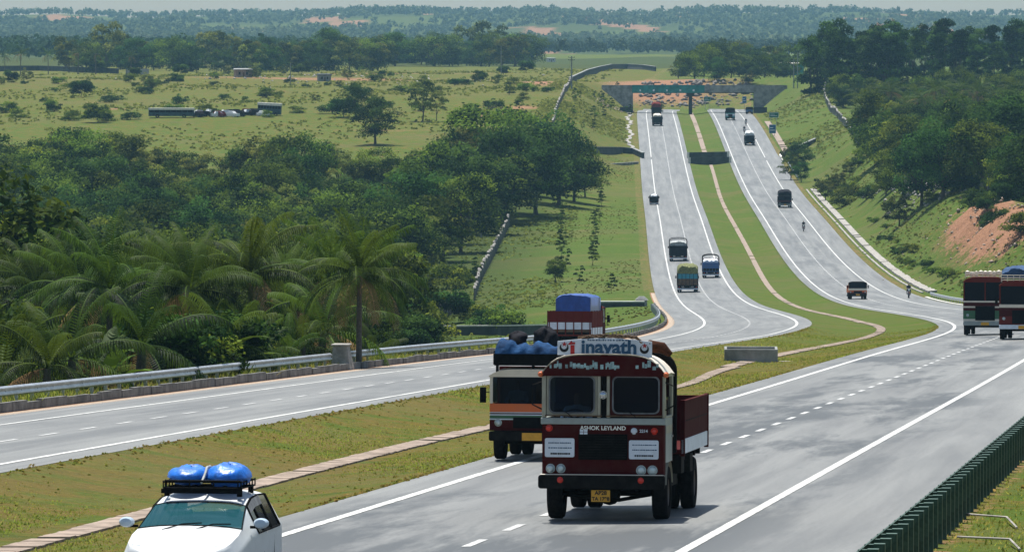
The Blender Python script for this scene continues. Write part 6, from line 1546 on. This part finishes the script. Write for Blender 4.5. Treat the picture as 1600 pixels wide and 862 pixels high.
# approach banks of the bridge and the rock cutting behind
rg = np.random.default_rng(21)
def rocks(name, n, fpos, smin, smax, m, seed):
    g = np.random.default_rng(seed); V = []; Fq = []; nv = 0; T = []
    base = np.array([(1, 0, 0), (-1, 0, 0), (0, 1, 0), (0, -1, 0), (0, 0, 1), (0, 0, -1)], float); F8 = [(0, 2, 4), (2, 1, 4), (1, 3, 4), (3, 0, 4), (2, 0, 5), (1, 2, 5), (3, 1, 5), (0, 3, 5)]
    for i in range(n):
        x, y = fpos(g); z = gz(x, y); s = g.uniform(smin, smax) ** 1.; q = base * s * g.uniform(.5, 1.2, (6, 1)) + g.normal(0, .15 * s, (6, 3)); a = g.uniform(0, 6.28); c, d = math.cos(a), math.sin(a)
        q = q @ np.array([[c, -d, 0], [d, c, 0], [0, 0, .8]]); V.append(q + [x, y, z + .15 * s]); Fq += [tuple(k + nv for k in f_) for f_ in F8]; nv += 6; T += [g.random()] * 8
    me = np_mesh(name, np.concatenate(V), np.array(Fq), m, [('tint', 'FACE', np.array(T))]); return tag(link_mesh(name, me), kind='stuff')
M_ROCK = mat('broken_rock', (.13, .115, .10), .95, var=.5, scale=.35)
rocks('rubble', 230, lambda g: P(g.uniform(1662, 1712), g.uniform(-17, 17))[:2], .4, 1.3, M_ROCK, 4)
rocks('rubble', 420, lambda g: P(g.normal(715, 38), off_out(1, g.normal(13, 2.2))(715))[:2], .12, .42, M_RUB, 16)
rocks('rubble', 200, lambda g: P(g.uniform(600, 920), off_out(1, g.normal(11, 4))(780))[:2], .1, .22, M_RUB, 6)
rocks('rubble', 240, lambda g: P(g.uniform(840, 980), off_out(1, g.normal(15, 2.5))(900))[:2], .2, .7, M_STONE, 8)
rocks('rubble', 160, lambda g: (g.normal(-50, 35), g.normal(1760, 50)), .2, .7, M_STONE, 9)
rocks('rubble', 130, lambda g: P(g.uniform(1500, 1545), off_out(-1, g.uniform(1, 12))(1520))[:2], .2, .6, M_RUB, 10)
# ------------------------------------------------------------ signs, poles, small buildings
def road_sign(label, px, py_base, wpx, hpx, top_py, m, posts=2, D=None, cat='road sign'):
    x, y, z = hit(px, py_base) if D is None else col_at(px, D); k = FPX / y; w_, h_ = wpx / k, hpx / k; zt = (HYP - top_py) / FPX * y - z
    t = empty('road_sign', (x, y, z), (0, 0, 0), label, cat, 'road signs near the overbridge'); b = B(); b.box(-w_ / 2, w_ / 2, -.04, .0, zt - h_, zt, 0); b.box(-w_ / 2 - .06, w_ / 2 + .06, .002, .03, zt - h_ - .06, zt + .06, 1); b.build('sign_panel', [m, M_SIGN], t)
    for q in ((-.3, .3) if posts == 2 else (0,)): b = B(); b.cyl((q * w_, .09, -.3), (q * w_, .09, zt - .05), .055, n=8); b.build('post', M_GALV, t)
    b = B()
    for r_ in range(2): b.box(-w_ * .38, w_ * (.1 + .25 * r_), -.05, -.042, zt - h_ * (.38 + .3 * r_), zt - h_ * (.30 + .3 * r_))
    b.build('sign_lettering', M_SIGN, t)
M_SGREEN = mat('green_sign_face', (.008, .12, .085), .5, var=.1); M_SBLUE = mat('blue_sign_face', (.02, .11, .22), .5, var=.1)
road_sign('green direction sign on the cutting right of the overbridge', 1209, 196, 14, 7.5, 176, M_SGREEN)
road_sign('blue sign standing just below the green one at the roadside', 1207, 214, 10, 13, 195, M_SBLUE)
road_sign('green sign seen under the overbridge before the rocks', 1105, 0, 10, 6.5, 151.5, M_SGREEN, D=1640)
road_sign('tall blue sign seen under the overbridge beside the abutment', 1163, 0, 6, 10, 151, M_SBLUE, 1, D=1636)
def utility_pole(label, px, py, top_py, arms=1, r0=.13, wires=None):
    x, y, z = hit(px, py); h = (HYP - top_py) / FPX * y - z; t = empty('utility_pole', (x, y, z), (0, 0, 0), label, 'utility pole', 'utility poles'); b = B(); b.cyl((0, 0, -.5), (0, 0, h), r0 * 1.2, r0 * .8, n=8); b.build('pole', M_CONC, t)
    for i in range(arms):
        b = B(); b.box(-.9, .9, -.06, .06, h - .4 - .7 * i, h - .28 - .7 * i); [b.cyl((q, 0, h - .28 - .7 * i), (q, 0, h - .1 - .7 * i), .05, n=6) for q in (-.8, 0, .8)]; b.build('crossarm', M_DARK, t)
utility_pole('concrete pole standing before the dark trees of the wood', 752, 372, 291); utility_pole('thin far pole in the field left of the belt', 454, 132, 98, 1); utility_pole('twin-armed pole by the far stone wall', 893, 140, 88, 2, .2); utility_pole('pole on the rise by the tall trees', 1240, 139, 92, 2, .16); utility_pole('paler pole next to its twin on the rise', 1246, 138, 82, 1); utility_pole('far thin pole by the sandy track', 783, 118, 72, 1)
def building(label, px, py, wpx, hpx, m, mr, dpt=5., name='house', group=None):
    x, y, z = hit(px, py); k = FPX / y; w_, h_ = wpx / k, hpx / k; t = empty(name, (x, y, z), (0, 0, R(8)), label, 'building', group); b = B(); b.box(-w_ / 2, w_ / 2, 0, dpt, -.5, h_ * .82); b.build('wall', m, t)
    b = B(); b.hexa([(-w_ / 2 - .3, -.3, h_ * .822), (w_ / 2 + .3, -.3, h_ * .822), (w_ / 2 + .3, dpt + .3, h_ * .822), (-w_ / 2 - .3, dpt + .3, h_ * .822), (-w_ / 2 - .3, -.3, h_ * .9), (w_ / 2 + .3, -.3, h_ * .9), (w_ / 2, dpt + .3, h_), (-w_ / 2, dpt + .3, h_)]); b.build('roof', mr, t)
    for q in (-.25, .2): b = B(); b.box(q * w_ - w_ * .06, q * w_ + w_ * .06, -.03, -.002, h_ * .3, h_ * .6); b.build('window', M_BLACK, t)
    b = B(); b.box(-w_ * .06, w_ * .05, -.03, -.002, -.3, h_ * .55); b.build('door', M_WOOD, t)
building('small reddish house under the dark tree belt', 381, 121, 26, 14, M_RUB, M_CONC); building('low grey hut alone in the far field', 508, 128, 19, 12, M_CONC, M_CONCD); building('teal-walled building beyond the rise by the pole', 1239, 118, 34, 20, M_TEAL, M_CREAM, 8.); building('small white house far behind the overbridge trees', 1190, 100, 22, 10, M_CONCW, M_RUB, 6)
building('white hut at the far end of the quarry wall', 862, 97, 12, 6, M_CONCW, M_CONC)
wall_line('field_wall', 'long dark low wall in front of the far palms', [(-5, 112), (60, 111), (120, 113), (185, 116)], -.4, 1.9, .6, M_CONCD, None); wall_line('field_wall', 'short grey wall beside the far open-crowned tree', [(198, 117), (232, 116)], -.4, 1.7, .5, M_CONC, None)
M_BUSOLD = mat('faded_dark_bus_paint', (.035, .075, .085), .8, var=.5, scale=1.2)
# wrecked buses and scrap cars in the field
def shell_bus(label, px, py, wpx, hpx, tilt, seed):
    x, y, z = hit(px, py); k = FPX / y; w_, h_ = wpx / k, hpx / k; t = empty('wrecked_bus', (x, y, z), (0, tilt, R(-4)), label, 'wrecked bus', 'wrecks in the field'); b = B(); b.box(-w_ / 2, w_ / 2, 0, 2.3, .35, h_ * .55, 0)
    for i in range(9): q = -w_ / 2 + w_ * i / 8; b.box(max(-w_ / 2, q - .06), min(w_ / 2, q + .06), 0, .08, h_ * .551, h_ * .85, 0); b.box(max(-w_ / 2, q - .06), min(w_ / 2, q + .06), 2.22, 2.3, h_ * .551, h_ * .85, 0)
    b.build('body', M_BUSOLD, t); b = B(); b.box(-w_ / 2 + .05, w_ / 2 - .05, .3, 2.0, .4, h_ * .84); b.build('interior', M_BLACK, t)
    b = B(); b.box(-w_ / 2 - .1, w_ / 2 + .1, -.1, 2.4, h_ * .80, h_); b.build('roof', M_CONCW, t)
    for q in (-.3, .3): b = B(); b.lathe([(.2, -.12), (.45, -.12), (.48, 0), (.45, .12), (.2, .12)], (q * w_, -.05, .4), 'y', 14); b.build('wheel', M_TYRE, t)
shell_bus('long wrecked bus with a pale roof lying in the far field', 267, 184, 70, 15, 0, 1); shell_bus('shorter wrecked bus with a tilted white roof at the end of the scrap', 420, 181, 36, 20, R(3), 2)
hb = B(); hb.hexa([(-1.9, 0, .2), (1.9, 0, .2), (1.9, 1.6, .2), (-1.9, 1.6, .2), (-1.85, .05, .85), (1.8, .05, .8), (1.8, 1.55, .8), (-1.85, 1.55, .85)]); hb.hexa([(-1.0, .1, .84), (1.0, .1, .82), (1.0, 1.5, .82), (-1.0, 1.5, .84), (-.7, .25, 1.35), (.6, .25, 1.3), (.6, 1.35, 1.3), (-.7, 1.35, 1.35)])
for q in (-1.1, 1.15): hb.lathe([(.12, -.1), (.3, -.1), (.3, .1), (.12, .1)], (q, 0, .3), 'y', 12)
hulk = {}
for nm, m in (('dark', M_DARK), ('white', M_WHITEP), ('red', M_REDP), ('grey', M_GREYP)):
    q = hb.build('scrap_car', m, None); hulk[nm] = q.data; bpy.data.objects.remove(q)
rg = random.Random(2)
for i in range(26):
    px = 305 + 100 * i / 25 + rg.uniform(-2, 2); x, y, z = hit(px, 180 + rg.uniform(-1.2, 3.5)); c = rg.choice(['dark', 'dark', 'white', 'dark', 'grey', 'red', 'dark', 'white']); o = link_mesh('scrap_car', hulk[c]); o.location = (x, y, z + rg.choice([0, 0, .0])); o.rotation_euler = (0, 0, rg.uniform(-1.2, 1.2))
    tag(o, f'{c} scrapped car between the two wrecked buses, {ORD[i]} along the heap', 'scrap car', 'wrecks in the field')
# fallen pale sticks on the verge at the near corner
for i, (x0, x1, yy, lb) in enumerate([(1505, 1575, 812, 'upper'), (1498, 1580, 848, 'lower')]):
    b = B(); a = Vector(hit(x0, yy)); c = Vector(hit(x1, yy + 6)); e = Vector(hit(x1 + 16, yy + 18)); b.tube([Vector((0, 0, .08)), c - a + Vector((0, 0, .1)), e - a + Vector((0, 0, .05))], .018, 6); o = b.build('pale_stick', M_STONE, None, smooth=True); o.location = a; tag(o, f'bleached stick lying on the near grass verge, the {lb} of two', 'stick', 'sticks on the verge')

# ------------------------------------------------------------ air
b = B(); b.box(-1500, 1500, -60, 9800, -62, 75)
hz = bpy.data.materials.new('hazy_air'); hz.use_nodes = True; nt = hz.node_tree; nt.nodes.remove(nt.nodes['Principled BSDF']); pv = nt.nodes.new('ShaderNodeVolumePrincipled')
pv.inputs['Density'].default_value = HAZE; pv.inputs['Color'].default_value = (.38, .70, .96, 1); pv.inputs['Anisotropy'].default_value = .0
nt.links.new(pv.outputs[0], nt.nodes['Material Output'].inputs['Volume'])
tag(b.build('haze', hz), kind='stuff')
